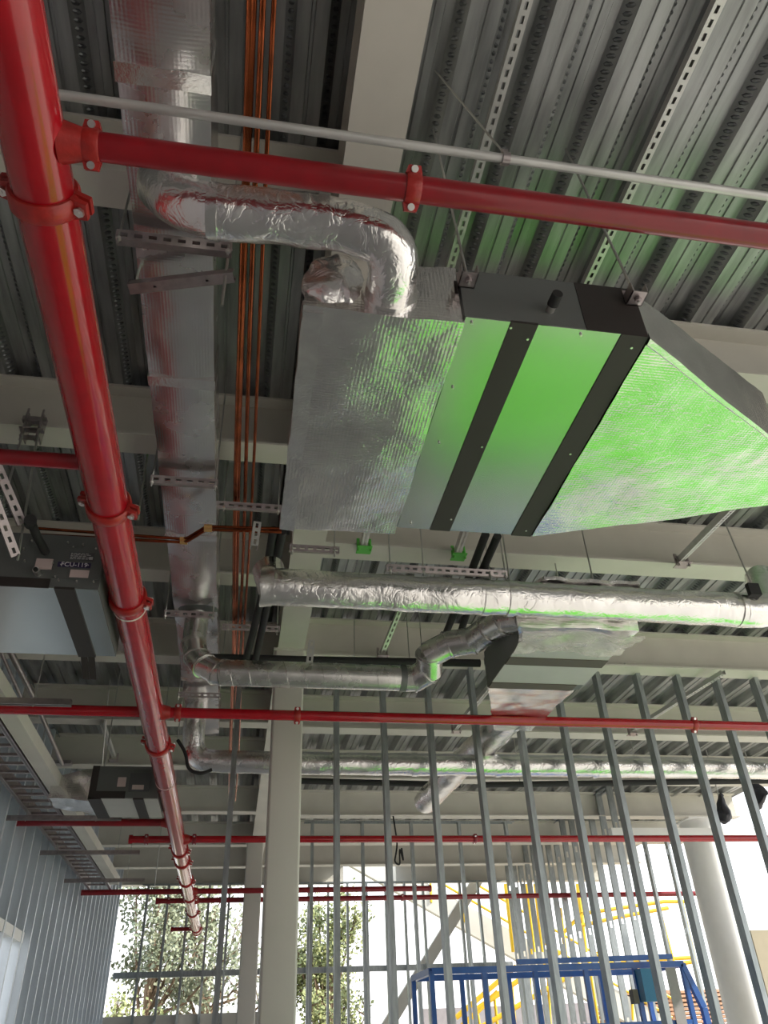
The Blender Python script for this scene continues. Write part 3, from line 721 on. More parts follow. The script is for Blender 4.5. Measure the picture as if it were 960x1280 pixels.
# ------------------------------------------------------------------ second fan coil unit (beige bottom, brown strips)
GX0, GX1, GZ = 1.535, 2.155, 3.50
u2 = thing('fan_coil_unit', 'smaller ceiling unit with pale bottom and two brown strips, centre right', 'air conditioner', (GX0, 3.9, GZ))
MB().box((GX0, 3.93, GZ+0.004), (GX1, 4.57, GZ+0.25)).build('casing', 'unit_casing', u2, smooth=False)
MB().box((GX0, 3.93, GZ), (GX1, 4.095, GZ+0.006)).build('bottom_panel', 'pale_panel', u2, smooth=False)
MB().box((GX0, 4.095, GZ-0.004), (GX1+.004, 4.20, GZ+0.006)).build('brown_strip', 'bronze_strip', u2, smooth=False)
MB().box((GX0, 4.20, GZ), (GX1, 4.48, GZ+0.006)).build('bottom_panel', 'pale_panel', u2, smooth=False)
MB().box((GX0, 4.48, GZ-0.004), (GX1-.05, 4.57, GZ+0.006)).build('brown_strip', 'bronze_strip', u2, smooth=False)
for (px, py) in ((GX0+.03, 4.0), (GX1-.03, 4.0), (GX0+.03, 4.5), (GX1-.03, 4.5)): rod(u2, (px, py, GZ+.25), (px, py, 4.79), 0.005)
t = thing('supply_plenum', 'foil plenum with loose clear plastic sheet before the pale bottomed unit', 'duct', (GX0, 3.6, GZ))
MB().grid_box([(GX0-.06, 3.72, 3.52), (GX1+.04, 3.72, 3.52), (GX1+.0, 3.93, 3.50), (GX0, 3.93, 3.50), (GX0-.06, 3.72, 3.8), (GX1+.04, 3.72, 3.8), (GX1, 3.93, 3.76), (GX0, 3.93, 3.76)], (26, 10, 12))\
    .crumple(0.018, 6, 3, 0.004, 22).build('foil_wrap', 'foil', t, weld=True)
MB().grid_box([(GX0-.05, 3.68, 3.47), (GX1+.06, 3.70, 3.47), (GX1+.02, 3.98, 3.478), (GX0-.02, 3.98, 3.478), (GX0-.05, 3.68, 3.48), (GX1+.06, 3.70, 3.48), (GX1+.02, 3.98, 3.484), (GX0-.02, 3.98, 3.484)], (40, 20, 1))\
    .crumple(0.028, 7, 6, 0.006, 25).build('plastic_sheet', 'plastic_film', t, weld=True)
t = thing('tapered_duct', 'tapering foil duct with long flexible tail passing through the studs', 'duct', (GX0, 4.6, GZ))
a0 = [(GX0, 4.575, 3.50), (GX1-.03, 4.575, 3.50), (2.33, 5.98, 3.715), (2.02, 5.98, 3.715), (GX0, 4.575, 3.75), (GX1-.03, 4.575, 3.75), (2.33, 5.98, 3.96), (2.02, 5.98, 3.96)]
MB().grid_box(a0, (24, 34, 12)).crumple(0.012, 7, 3, 0.003, 24).build('foil_taper', 'foil', t, weld=True)
MB().tube(resample([Vector((2.17, 5.9, 3.835)), Vector((2.15, 6.4, 3.835)), Vector((2.07, 7.3, 3.83)), Vector((1.99, 8.50, 3.80))], 0.05), 0.125, 28).crumple(0.012, 6, 9, 0.003, 20).build('flexible_sleeve', 'foil_crinkle', t)

# ------------------------------------------------------------------ left fan coil unit with name plate
LX0, LX1, LY0, LY1 = -1.68, -0.750, 3.50, 4.28
u3 = thing('fan_coil_unit', 'dark grey ceiling unit with a name plate, left of the red main', 'air conditioner', (LX0, LY0, 3.5))
MB().box((LX0, LY0, 3.504), (LX1, LY1, 3.80)).build('casing', 'unit_casing', u3, smooth=False)
MB().box((LX0+.002, LY0+.002, 3.498), (LX1-.002, LY1, 3.505)).build('bottom_panel', 'unit_panel', u3, smooth=False)
sa, sb = at(68, 735, Z=3.5).x, at(93, 735, Z=3.5).x
MB().box((sa, LY0-.002, 3.492), (sb, LY1+.01, 3.504)).build('black_strip', 'black_tape', u3, smooth=False)
MB().box((LX0, LY0-.004, 3.494), (-0.98, LY0+.001, 3.545)).build('front_gasket', 'black_tape', u3, smooth=False)
for px in (sa+.01, sb-.045):
    MB().bar((px+.02, LY1+.006, 3.50), (px+.015, LY1+.20, 3.44), 0.036, 0.006).build('loose_strap', 'black_tape', u3, smooth=False)
YF = LY0-0.006
def plate(parent, nm, m, x0, y0, x1, y1, d=0.004, off=0):
    a_ = at(x0, y0, Y=YF); b_ = at(x1, y1, Y=YF); c_ = (a_+b_)/2
    return MB().box((a_.x, YF-off, min(a_.z, b_.z)), (b_.x, YF+0.006, max(a_.z, b_.z))).build(nm, m, parent, smooth=False)
plate(u3, 'access_cover', 'unit_casing', 74, 684, 123, 724)
pz = plate(u3, 'rating_plate', 'grey_label', 88, 690, 117, 701.5, off=.002)
mb = MB(); A_ = at(88, 690, Y=YF); B_ = at(117, 701.5, Y=YF)
random.seed(3)
for r_ in range(5):
    zz = A_.z-(r_+1)*(A_.z-B_.z)/6; x = A_.x+.006
    while x < B_.x-.035:
        L = random.uniform(.006, .02); mb.box((x, YF-.0030, zz-.0016), (x+L, YF-.0019, zz+.0016)); x += L+.005
mb.box((B_.x-.024, YF-.003, B_.z+.006), (B_.x-.006, YF-.0019, B_.z+.022))
mb.build('small_print', 'label_print', pz, smooth=False)
npl = plate(u3, 'name_plate', 'dark_label', 73, 702.5, 113, 710.5, off=.003)
plate(u3, 'pink_sticker', 'pink_label', 46, 698, 64, 711.5, off=.002); ps = plate(u3, 'pink_sticker', 'pink_label', 88.5, 712, 110, 722.5, off=.002)
fc = bpy.data.curves.new('lettering', 'FONT'); fc.body = 'FCU-119'; fc.size = 0.034; fc.align_x = 'CENTER'; fc.align_y = 'CENTER'; fc.extrude = 0.0006
fo = bpy.data.objects.new('lettering', fc); COL.objects.link(fo)
bpy.context.view_layer.update()
me = bpy.data.meshes.new_from_object(fo.evaluated_get(bpy.context.evaluated_depsgraph_get())); bpy.data.objects.remove(fo)
lo = bpy.data.objects.new('lettering', me); COL.objects.link(lo); me.materials.clear(); me.materials.append(MATS['white_print'])
c_ = (at(73, 702.5, Y=YF)+at(113, 710.5, Y=YF))/2
lo.rotation_euler = (pi/2, 0, 0); lo.location = (c_.x, YF-0.0045, c_.z); attach(lo, npl)
MB().tube([(at(76, 706, Y=YF).x, YF-.006, at(76, 706, Y=YF).z), (at(76, 706, Y=YF).x, YF, at(76, 706, Y=YF).z)], .003, 8).build('rivet', 'bolt_steel', npl)
MB().tube([(at(110.5, 707, Y=YF).x, YF-.006, at(110.5, 707, Y=YF).z), (at(110.5, 707, Y=YF).x, YF, at(110.5, 707, Y=YF).z)], .003, 8).build('rivet', 'bolt_steel', npl)
for (x, y_) in ((40, 676), (85, 678), (104, 681), (30, 686), (31, 701), (66, 703), (69, 721), (73, 725), (96, 726.5), (117, 727), (92, 684), (120, 686)):
    p = at(x, y_, Y=YF); MB().tube([(p.x, YF-.005, p.z), (p.x, YF+.006, p.z)], .0045, 8).build('screw', 'bolt_steel', u3)
p = at(48, 716, Y=YF)
MB().tube([(p.x, YF+.01, p.z), (p.x, YF-.05, p.z-.012)], .016, 16).build('drain_stub', 'bolt_steel', u3)
MB().tube([(p.x, YF-.045, p.z-.011), (p.x, YF-.06, p.z-.014)], .011, 12).build('drain_bore', 'black_rubber', u3)
t = thing('insulated_pipe', 'black insulated pipe stub bent over the left dark unit', 'pipe', at(40, 660, Z=3.85))
MB().tube(fillet([at(38, 650, Y=3.3), at(45, 668, Y=3.34), at(57, 690, Y=3.48)], .04), 0.021, 14).build('insulation', 'black_rubber', t)
MB().tube([at(38, 655, Y=3.30), at(38, 650, Y=3.18)], 0.028, 14).build('end_collar', 'black_rubber', t)
t = thing('insulation_wrap', 'pale crumpled plastic-wrapped duct end hanging behind the red main', 'duct', (LX1, 3.6, 3.5))
w_ = [at(128, 742, Z=3.74), at(150, 742, Z=3.74), at(160, 815, Z=3.74), at(138, 812, Z=3.74)]
MB().grid_box([tuple(v) for v in w_]+[(v.x, v.y, 3.86) for v in w_], (8, 40, 8)).crumple(0.02, 9, 4, 0.006, 28).build('wrap', 'plastic_sheeting', t, weld=True)

# distant left unit
EX0, EX1 = -1.30, -0.72
u4 = thing('fan_coil_unit', 'distant ceiling unit with pink-lit bottom and two black strips, lower left', 'air conditioner', (EX0, 7.3, 3.5))
MB().box((EX0, 7.3, 3.504), (EX1, 7.95, 3.78)).build('casing', 'unit_casing', u4, smooth=False)
MB().box((EX0, 7.302, 3.498), (EX1, 7.95, 3.506)).build('bottom_panel', 'pale_panel', u4, smooth=False)
for (x0, x1) in ((EX0-.01, EX0+.10), (-0.93, -0.84)): MB().box((x0, 7.29, 3.490), (x1, 7.97, 3.503)).build('black_strip', 'black_tape', u4, smooth=False)
MB().box((EX0-.01, 7.29, 3.495), (EX0+.05, 7.299, 3.78)).build('black_end', 'black_tape', u4, smooth=False)
MB().box((EX0+.05, 7.288, 3.50), (-1.0, 7.299, 3.56)).build('front_gasket', 'black_tape', u4, smooth=False)
for (x0, z0, x1, z1, m) in ((-1.08, 3.60, -1.01, 3.68, 'pink_label'), (-0.98, 3.56, -0.80, 3.72, 'grey_label'), (-0.95, 3.575, -0.85, 3.615, 'pink_label')):
    MB().box((x0, 7.284+(0.004 if m == 'grey_label' else 0), z0), (x1, 7.299, z1)).build('label_plate', m, u4, smooth=False)
MB().grid_box([(EX0-.35, 7.35, 3.52), (EX0-.012, 7.35, 3.50), (EX0-.012, 7.9, 3.50), (EX0-.35, 7.7, 3.52), (EX0-.35, 7.35, 3.7), (EX0-.012, 7.35, 3.78), (EX0-.012, 7.9, 3.78), (EX0-.35, 7.7, 3.7)], (16, 16, 8))\
    .crumple(0.014, 8, 2, 0.004, 20).build('foil_plenum', 'foil', u4, weld=True)
for px in (EX0+.05, EX1-.05): rod(u4, (px, 7.5, 3.78), (px, 7.5, 4.79), 0.005)

# ------------------------------------------------------------------ black insulated lines
def blackpipe(label, pts, r=0.028, nm='insulated_pipe'):
    t = thing(nm, label, 'pipe', pts[0]); MB().tube(resample(fillet(pts, 0.1, 6), 0.2), r, 16).build('insulation', 'black_rubber', t); return t
blackpipe('left of two black insulated pipes beside the plenum bottom corner', [at(342, 662, Z=3.95), at(330, 735, Z=3.95), at(305, 835, Z=3.95)], 0.024)
blackpipe('right of two black insulated pipes beside the plenum bottom corner', [at(353, 664, Z=3.95), at(339, 735, Z=3.95), at(317, 835, Z=3.95)], 0.024)
blackpipe('left of two black insulated pipes emerging behind the green-tinted panels', [at(607, 668, Z=4.0), at(590, 712, Z=4.0), at(556, 795, Z=4.0)], 0.024)
blackpipe('right of two black insulated pipes emerging behind the green-tinted panels', [at(622, 670, Z=4.0), at(602, 715, Z=4.0), at(574, 795, Z=4.0)], 0.024)
blackpipe('thick black pipe crossing directly above the bare spiral duct', [at(262, 822, Z=4.0), at(380, 825, Z=4.0), at(600, 829, Z=4.0)], 0.03)
bp1 = blackpipe('long black insulated pipe below the distant round duct, left part', [at(372, 976, Z=4.0), at(575, 981, Z=4.0)], 0.032)
bp2 = blackpipe('long black insulated pipe below the distant round duct, right part', [at(603, 981, Z=4.0), at(962, 976, Z=4.0)], 0.032)
for bp_, xs_ in ((bp1, (420, 540)), (bp2, (650, 800, 930))):
    for xx in xs_:
        p_ = at(xx, 979, Z=4.03); rod(bp_, p_, (p_.x, p_.y, 4.78), .005)
t = thing('insulated_pipe', 'dark curved hose hanging left of the distant duct elbow', 'hose', at(235, 945, Y=6.4))
rod(t, at(222, 925, Y=6.5), (at(222, 925, Y=6.5).x, 6.5, 4.43), .005)
MB().tube(fillet([at(222, 925, Y=6.5), at(232, 940, Y=6.5), at(235, 962, Y=6.5), at(250, 968, Y=6.5), at(265, 962, Y=6.5)], .2, 6), .014, 12).build('hose', 'black_rubber', t)

# ------------------------------------------------------------------ strut channels under the deck and other hangers
def strut(label, p, q, face=(0, 0, -1), wd=0.041, m='zinc_lightened'):
    p = Vector(p); q = Vector(q); t = thing('strut_channel', label, 'channel', p)
    channel_mb(p, q, face=face, wd=wd).build('channel', m, t, smooth=False); return t
strut('slotted strut channel under the deck, left of the two at the top right', (0.85, 0.3, ZD-.042), (0.85, 2.45, ZD-.042))
strut('slotted strut channel under the deck, right of the two at the top right', (1.565, 0.3, ZD-.042), (1.565, 2.45, ZD-.042))
def brace(label, p, q, m='galvanised', face=(0, -0.5, -1)):
    p = Vector(p); q = Vector(q); t = thing('seismic_brace', label, 'brace', q)
    channel_mb(p, q, face=face).build('channel', 'zinc_lightened', t, smooth=False)
    mb = MB(); mb.box((q.x-.05, q.y-.05, q.z-.03), (q.x+.05, q.y+.05, q.z-.024)).box((q.x-.05, q.y-.006, q.z-.03), (q.x-.03, q.y+.006, q.z+.06)).box((q.x+.03, q.y-.006, q.z-.03), (q.x+.05, q.y+.006, q.z+.06))
    mb.tube([(q.x-.04, q.y-.02, q.z-.05), (q.x-.04, q.y-.02, q.z+.03)], .007, 6); mb.tube([(q.x+.04, q.y-.02, q.z-.05), (q.x+.04, q.y-.02, q.z+.03)], .007, 6)
    mb.build('beam_clamp', m, t, smooth=False); return t
brace('slotted brace rising to the beam at the right below the tapered transition', at(918, 636, Z=4.05), at(852, 702, Z=4.41))
brace('slotted brace behind the plenum bottom with a greenish clamp', at(462, 652, Z=4.2), at(455, 683, Z=4.41), 'green_paint')
brace('slotted brace with a bright green clamp behind the green-tinted panels', at(583, 664, Z=4.2), at(573, 692, Z=4.41), 'green_paint')
brace('slotted brace above the spiral duct in the middle of the picture', at(503, 757, Z=4.75), at(478, 818, Z=4.44))
brace('slotted brace reaching the beam right of the nearest red coupling on the studs', at(905, 843, Z=4.3), at(790, 915, Z=4.40))
brace('slotted brace left of the tapering foil duct', at(612, 862, Z=4.2), at(570, 912, Z=4.40))
brace('slotted brace above the distant pink-lit unit', at(127, 905, Z=4.38), at(142, 948, Z=4.38))
hanger('trapeze_hanger', 'long slotted channel above the long round foil duct', at(483, 709, Z=3.95), Vector((at(637, 713, Z=3.95).x, at(483, 709, Z=3.95).y, 3.95)), (0.03, 0.3, 0.85, 0.98), face=(0, -1, -0.35))
hanger('trapeze_hanger', 'short slotted channel at the plenum bottom left corner above the duct end', at(362, 684, Z=4.0), Vector((at(425, 685, Z=4.0).x, at(362, 684, Z=4.0).y, 4.0)), (0.05, 0.9), face=(0, -1, -0.35))
p = at(322, 652, Y=3.45); q = at(318, 682, Y=3.45)
strut('short vertical slotted strut hanging beside the copper pipes', p, q, face=(0.1, -1, 0))
p = at(395, 770, Y=4.6); q = at(386, 828, Y=4.6)
strut('small vertical slotted bracket standing on the black pipe above the spiral duct', at(390, 800, Y=4.55), at(387, 828, Y=4.55), face=(0, -1, 0))
for (a_, b_, lb) in (((860, 985), (807, 1016), 'thin slotted strut far right, left of the pair between the far beams'), ((888, 988), (845, 1016), 'thin slotted strut far right, right of the pair between the far beams'), ((778, 978), (735, 1005), 'thin slotted strut above the distant wide studs')):
    strut(lb, at(*a_, Z=4.75), at(*b_, Z=4.75))
wt_ = at(765, 1041, Y=11.15); wu_ = thing('cable_trunking', 'long white trunking at the right behind the nearest studs, just above the long far red pipe', 'trunking', wt_)
wu_['label'] = 'long white trunking at the right just above the far red pipe'
MB().box((wt_.x, wt_.y, wt_.z-.07), (7.7, wt_.y+.12, wt_.z+.07)).build('trunk', 'white_paint', wu_, smooth=False)
for k in range(3): rod(wu_, (wt_.x+.2+k*.8, wt_.y+.06, wt_.z+.07), (wt_.x+.2+k*.8, wt_.y+.06, 4.79), .005)
# clamp cluster and long slotted struts at the left edge
t = thing('beam_clamp', 'galvanised beam clamp assembly on the left beam above the short red pipe', 'clamp', at(45, 540, Z=4.42))
c_ = at(45, 535, Z=4.40); mb = MB()
for dx in (-.04, .035):
    mb.box((c_.x+dx, c_.y-.05, 4.30), (c_.x+dx+.006, c_.y+.02, 4.46)); mb.tube([(c_.x+dx, c_.y-.06, 4.26), (c_.x+dx, c_.y-.06, 4.48)], .006, 6)
mb.box((c_.x-.06, c_.y-.07, 4.34), (c_.x+.06, c_.y-.03, 4.346)).box((c_.x-.06, c_.y-.06, 4.40), (c_.x+.06, c_.y-.03, 4.43)).box((c_.x-.05, c_.y-.065, 4.29), (c_.x+.05, c_.y-.03, 4.295))
mb.build('clamp_body', 'galvanised', t, smooth=False)
rod(t, (c_.x-.035, c_.y-.06, 4.3), at(-5, 660, Y=3.3), .006); rod(t, (c_.x+.04, c_.y-.06, 4.3), at(22, 700, Y=3.3), .006)
strut('slotted strut at the left edge hanging beside the dark unit, upper', at(-6, 575, Y=3.1), at(28, 655, Y=3.3), face=(0.3, -1, -.3), m='galvanised')
strut('slotted strut at the left edge hanging beside the dark unit, lower', at(-6, 625, Y=3.1), at(20, 695, Y=3.3), face=(0.3, -1, -.3), m='galvanised')
# loose drop rods
def drop(label, p, q, r=.0045, nm='threaded_rod'):
    o = MB().tube([p, q], r, 6).build(nm, 'rod_steel', None); tag(o, label, 'rod')
drop('long bright threaded rod descending between the red main and the big duct', at(190, 530, Z=4.79), at(172, 650, Z=3.9), .006)
drop('thin rod beside the diagonal brace hanging over the pale bottomed unit', at(410/3+640, 810, Z=4.79), at(782, 834, Z=4.43), .005)
drop('thin threaded rod in front of the pale beam, centre left', at(443, 755, Z=4.79), at(443, 826, Z=4.1), .004)
drop('thin threaded rod in front of the pale beam, nearer the galvanised elbows', at(507, 755, Z=4.79), at(512, 826, Z=4.1), .004)
drop('thin threaded rod just left of the galvanised elbows', at(523, 755, Z=4.79), at(528, 822, Z=4.1), .004)
drop('thin threaded rod hanging left of the distant main over the shaded beam', at(137, 850, Z=4.79), at(122, 1020, Z=3.6), .005)
q_ = at(192, 1118, Z=3.62); drop('thin threaded rod reaching the far left window', (q_.x, q_.y, 4.87), q_, .007)

# ------------------------------------------------------------------ cable tray and its trapezes
t = thing('cable_tray', 'ladder cable tray along the left stud wall, high up', 'cable tray', (-2.0, 4.5, 3.66))
for x_, nm in ((-2.02, 'side_rail'), (-1.735, 'side_rail')):
    mb = MB().box((x_-.004, 3.6, 3.62), (x_+.004, 12.6, 3.74)); mb.box((x_-.018, 3.6, 3.62), (x_+.018, 12.6, 3.626)).box((x_-.018, 3.6, 3.734), (x_+.018, 12.6, 3.74))
    mb.build(nm, 'galvanised', t, smooth=False)
r0 = None
for k in range(38):
    y_ = 3.8+k*0.23
    if r0 is None: r0 = MB().box((-2.016, y_, 3.635), (-1.74, y_+.035, 3.655)).build('rung', 'galvanised', t, smooth=False)
    else: child_copy(r0, t, r0.location+Vector((0, k*0.23, 0)))
t2 = thing('cable_trunking', 'pale enclosed trunking beside the ladder cable tray', 'trunking', (-1.6, 4.5, 3.66))
MB().box((-1.70, 3.6, 3.62), (-1.58, 12.2, 3.72)).build('trunk', 'beam_paint', t2, smooth=False)
for (x_, y_, lb) in ((90, 875, 'plain steel channel under the tray above the thin long red pipe'), (152, 1020, 'plain steel channel under the tray just above the lower left red pipe'),
                     (175, 1063, 'plain steel channel under the tray, second from the far end'), (181, 1098, 'plain steel channel under the tray, farthest')):
    e_ = at(x_, y_, Z=3.57)
    hanger('trapeze_hanger', lb, (-2.3, e_.y, 3.57), (e_.x, e_.y, 3.57), (0.25, 0.8), face=(0, 0, 1))
t = thing('pipe_brace', 'inclined steel tube brace rising to a clamp on the left beam', 'brace', at(78, 955, Z=4.38))
MB().tube([at(-2, 785, Z=3.75), at(42, 872, Z=4.05), at(78, 955, Z=4.40)], .021, 12).build('tube', 'galvanised', t)
q = at(78, 955, Z=4.40); MB().box((q.x-.09, q.y-.06, 4.39), (q.x+.10, q.y+.05, 4.428)).build('clamp', 'galvanised', t)
t = thing('pipe_brace', 'second inclined tube brace with a junction box at the left edge', 'brace', at(0, 800, Z=3.9))
MB().tube([at(-10, 790, Z=3.95), at(30, 880, Z=3.95)], .012, 10).build('tube', 'galvanised', t)
q = at(8, 802, Z=3.9); MB().box((q.x-.05, q.y-.03, 3.86), (q.x+.04, q.y+.06, 3.93)).build('junction_box', 'white_paint', t)
# dark bags near the right
for (x_, y_, lb) in ((903, 1012, 'black bag of cable hanging behind the second stud from the right'), (947, 992, 'small black cable bundle hanging at the right edge')):
    c_ = at(x_, y_, Y=9.6); mb = MB(); bm_ = bmesh.new(); bmesh.ops.create_icosphere(bm_, subdivisions=3, radius=.10)
    mb.add([(v.co.x*.9+c_.x, v.co.y*.8+c_.y, v.co.z*1.9+c_.z) for v in bm_.verts], [tuple(v.index for v in f.verts) for f in bm_.faces]); bm_.free()
    t = thing('cable_bag', lb, 'bag', c_); mb.crumple(.07, 6, 3, .02, 22).build('bag', 'black_bag', t)
    rod(t, (c_.x, c_.y, c_.z+.1), (c_.x, c_.y, ZD), .008)
YL = 11.8
t = thing('cable_loop', 'dark looped cable hanging from the far beams left of the yellow railing', 'cable', at(498, 1055, Y=11.5))
MB().tube(fillet([Vector((at(497, 1056, Y=11.5).x, 11.75, 4.44)), at(497, 1056, Y=11.5), at(493, 1078, Y=11.5), at(500, 1082, Y=11.5), at(499, 1056, Y=11.5), at(505, 1080, Y=11.5), at(502, 1060, Y=11.5)], .3, 6), .012, 8).build('cable', 'black_rubber', t)

# ------------------------------------------------------------------ scissor lift behind the nearest studs
LYF, LYB = 7.75, 8.55
zr = at(645, 1211, Y=LYF).z
lx0, lx1 = at(540, 1229, Y=LYF).x, at(852, 1205, Y=LYF).x
zt = zr
lift = thing('scissor_lift', 'blue scissor lift with guard rails behind the nearest studs', 'lift', (lx0, LYF, 0))
def rl(a_, b_, w_=.045, nm='guard_rail'): MB().bar(a_, b_, w_, w_).build(nm, 'blue_paint', lift, smooth=False)
for y_ in (LYF, LYB):
    rl((lx0, y_, zt), (lx1, y_, zt), .05, 'top_rail'); rl((lx0, y_, zt-.45), (lx1, y_, zt-.45), .035, 'mid_rail')
    for k in range(6):
        x_ = lx0+(lx1-lx0)*k/5; rl((x_, y_, zt), (x_, y_, zt-1.0), .04, 'post')
for x_ in (lx0, lx1): rl((x_, LYF, zt), (x_, LYB, zt), .05, 'top_rail'); rl((x_, LYF, zt-.45), (x_, LYB, zt-.45), .035, 'mid_rail')
rl((at(645, 1205, Y=LYF).x, LYF-.03, zt+.05), (lx1-.1, LYF-.03, zt+.06), .04, 'extension_rail')
rl((lx1, LYF, zt), (lx1+.12, LYF, zt-.35), .05, 'gate_frame'); rl((lx1+.12, LYF, zt-.35), (lx1+.15, LYF, zt-1.0), .05, 'gate_frame')
MB().box((lx0-.02, LYF-.02, zt-1.1), (lx1+.02, LYB+.02, zt-1.0)).build('platform', 'blue_paint', lift)
ca = at(795, 1210, Y=LYF-.06); cb = at(822, 1252, Y=LYF-.06)
MB().box((ca.x, LYF-.14, cb.z), (cb.x+.02, LYF-.03, ca.z-.01)).build('control_box', 'blue_box', lift)
cc = at(792, 1245, Y=LYF-.08); MB().box((cc.x-.02, LYF-.12, cc.z-.06), (cc.x+.03, LYF-.04, cc.z+.05)).build('cable_socket', 'bronze_strip', lift)
pa_ = at(838, 1212, Y=LYF-.03); MB().box((pa_.x-.05, LYF-.035, zt-.5), (pa_.x+.05, LYF-.028, zt-.03)).build('notice_plate', 'grey_block', lift)
for (s_, k) in ((-1, 0), (1, 1)):
    for y_ in (LYF+.1, LYB-.1):
        for j in range(2):
            za, zb = .42+j*(zt-1.1-.42)/2, .42+(j+1)*(zt-1.1-.42)/2
            a_, b_ = (lx0+.1, lx1-.1) if s_ > 0 else (lx1-.1, lx0+.1)
            MB().bar((a_, y_+.02*k, za), (b_, y_+.02*k, zb), .04, .07).build('scissor_arm', 'blue_paint', lift, smooth=False)
MB().box((lx0, LYF, .14), (lx1, LYB, .42)).build('chassis', 'blue_paint', lift)
for x_ in (lx0+.25, lx1-.25):
    for y_ in (LYF-.02, LYB-.08): MB().tube([(x_, y_, .16), (x_, y_+.1, .16)], .16, 24).build('wheel', 'black_rubber', lift)

# ------------------------------------------------------------------ outside: stair, brace, yellow railings, trees, stacks
def quadbar(t, nm, m, x0, y0, x1, y1, Y, w_, d_=.12):
    a_ = at(x0, y0, Y=Y); b_ = at(x1, y1, Y=Y); MB().bar(a_, b_, d_, w_, up=(0.01, 0, 1)).build(nm, m, t, smooth=False)
t = thing('diagonal_brace', 'grey diagonal steel brace rising to the right in the far opening', 'brace', at(470, 1290, Y=17.6))
quadbar(t, 'brace_member', 'column_paint', 455, 1330, 612, 1075, 17.6, .22, .16)
t = thing('exterior_stair', 'broad pale stair stringer descending to the right outside', 'stair', at(480, 1080, Y=19.5))
quadbar(t, 'stringer', 'beam_paint', 425, 1060, 850, 1300, 19.5, .50, .2)
quadbar(t, 'stringer', 'beam_paint', 425, 1060, 850, 1300, 20.6, .50, .2)
a_ = at(440, 1066, Y=19.7); b_ = at(830, 1290, Y=19.7)
tr0 = None
for k in range(22):
    c_ = a_.lerp(b_, k/21)
    if tr0 is None: tr0 = MB().box((c_.x-.02, 19.62, c_.z-.03), (c_.x+.28, 20.5, c_.z)).build('tread', 'galvanised', t, smooth=False); c00 = c_.copy()
    else: child_copy(tr0, t, tr0.location+(c_-c00))
sr = thing('stair_railing', 'yellow handrail following the exterior stair', 'railing', at(500, 1060, Y=19.4))
def ypipe(par, pts, r=.03, nm='rail', m='yellow_paint'): MB().tube(pts, r, 10).build(nm, m, par)
for dy in (-62, -38): ypipe(sr, [at(480, 1100+dy, Y=19.4), at(840, 1310+dy, Y=19.4)])
for k in range(9):
    x_ = 495+42*k; yb_ = 1100+(x_-480)*.583; ypipe(sr, [at(x_, yb_-66, Y=19.4), at(x_+2, yb_-5, Y=19.4)], .028, 'baluster')
lr = thing('landing_railing', 'yellow tubular guard frame outside, right of centre', 'railing', at(740, 1120, Y=16.0))
for xx in (735, 800, 866):
    p_ = at(xx, 1200, Y=16.2); MB().tube([p_, (p_.x, p_.y, 0)], .03, 8).build('post', 'yellow_paint', lr)
for pts in ([(728, 1142), (830, 1127), (856, 1127)], [(722, 1158), (770, 1147), (835, 1135)], [(822, 1128), (842, 1204)], [(852, 1127), (870, 1205)], [(735, 1205), (800, 1200), (866, 1197)], [(740, 1213), (800, 1212), (868, 1202)], [(705, 1165), (728, 1142)], [(700, 1135), (708, 1200)]):
    ypipe(lr, [at(x_, y_, Y=16.2) for x_, y_ in pts], .035)
ls = thing('lower_stair_railing', 'yellow stair rails rising to the right near the bottom edge', 'railing', at(600, 1250, Y=18.0))
for (x0, y0, x1, y1) in ((570, 1272, 645, 1208), (595, 1262, 700, 1190), (600, 1285, 720, 1215), (575, 1285, 622, 1240)):
    ypipe(ls, [at(x0, y0, Y=18.2), at(x1, y1, Y=18.2)], .05)
for k in range(5):
    ypipe(ls, [at(600+k*22, 1285, Y=18.2), at(596+k*22, 1262-k*15, Y=18.2)], .03, 'baluster')
for (x_, w_) in ((632, 1), (722, 1), (658, .6), (668, .6)):
    ypipe(ls, [at(x_, 1105, Y=18.6), at(x_+10, 1190, Y=18.6)], .05*w_, 'post')
tb = thing('tan_wall_panel', 'tan board panel at the right edge, low down', 'panel', at(960, 1165, Y=10.5))
a_ = at(938, 1163, Y=10.5)
MB().box((a_.x, 10.5, 0), (7.9, 10.62, a_.z)).build('board', 'tan_board', tb, smooth=False)
a2 = at(936, 1163, Y=13.9)
MB().box((a2.x, 13.9, a2.z), (14, 14.3, at(940, 1141, Y=13.9).z)).build('white_header', 'white_paint', thing('parapet', 'white parapet band above the tan panel at the right edge', 'wall', (a2.x, 13.9, a2.z)), smooth=False)
gb = thing('site_wall', 'low grey wall outside behind the blue lift, bottom centre', 'wall', at(550, 1270, Y=24))
a_ = at(530, 1275, Y=24); b_ = at(760, 1255, Y=24)
MB().box((a_.x, 24, -.2), (b_.x, 24.3, a_.z+.25)).build('wall_block', 'grey_block', gb, smooth=False)
ts = thing('timber_stack', 'stack of reddish timber boards outside at the bottom right', 'timber stack', at(860, 1300, Y=20))
a_ = at(760, 1240, Y=20); b_ = at(990, 1240, Y=20); pr0 = None; n = 0
zz = a_.z-.02
while zz > -.15:
    for j in range(3):
        L = (b_.x-a_.x)/3; random.seed(n); o_ = random.uniform(-.05, .05)
        if n < 90: MB().box((a_.x+j*L+.02+o_, 20+random.uniform(-.03, .03), zz-.055), (a_.x+(j+1)*L-.02+o_, 21.0, zz)).build('board', 'timber', ts, smooth=False)
        n += 1
    zz -= .085
for x_ in (a_.x+.3, a_.x+1.5, a_.x+2.7, b_.x-.4): MB().box((x_, 20.05, -.16), (x_+.08, 20.95, a_.z)).build('bearer', 'timber', ts, smooth=False)

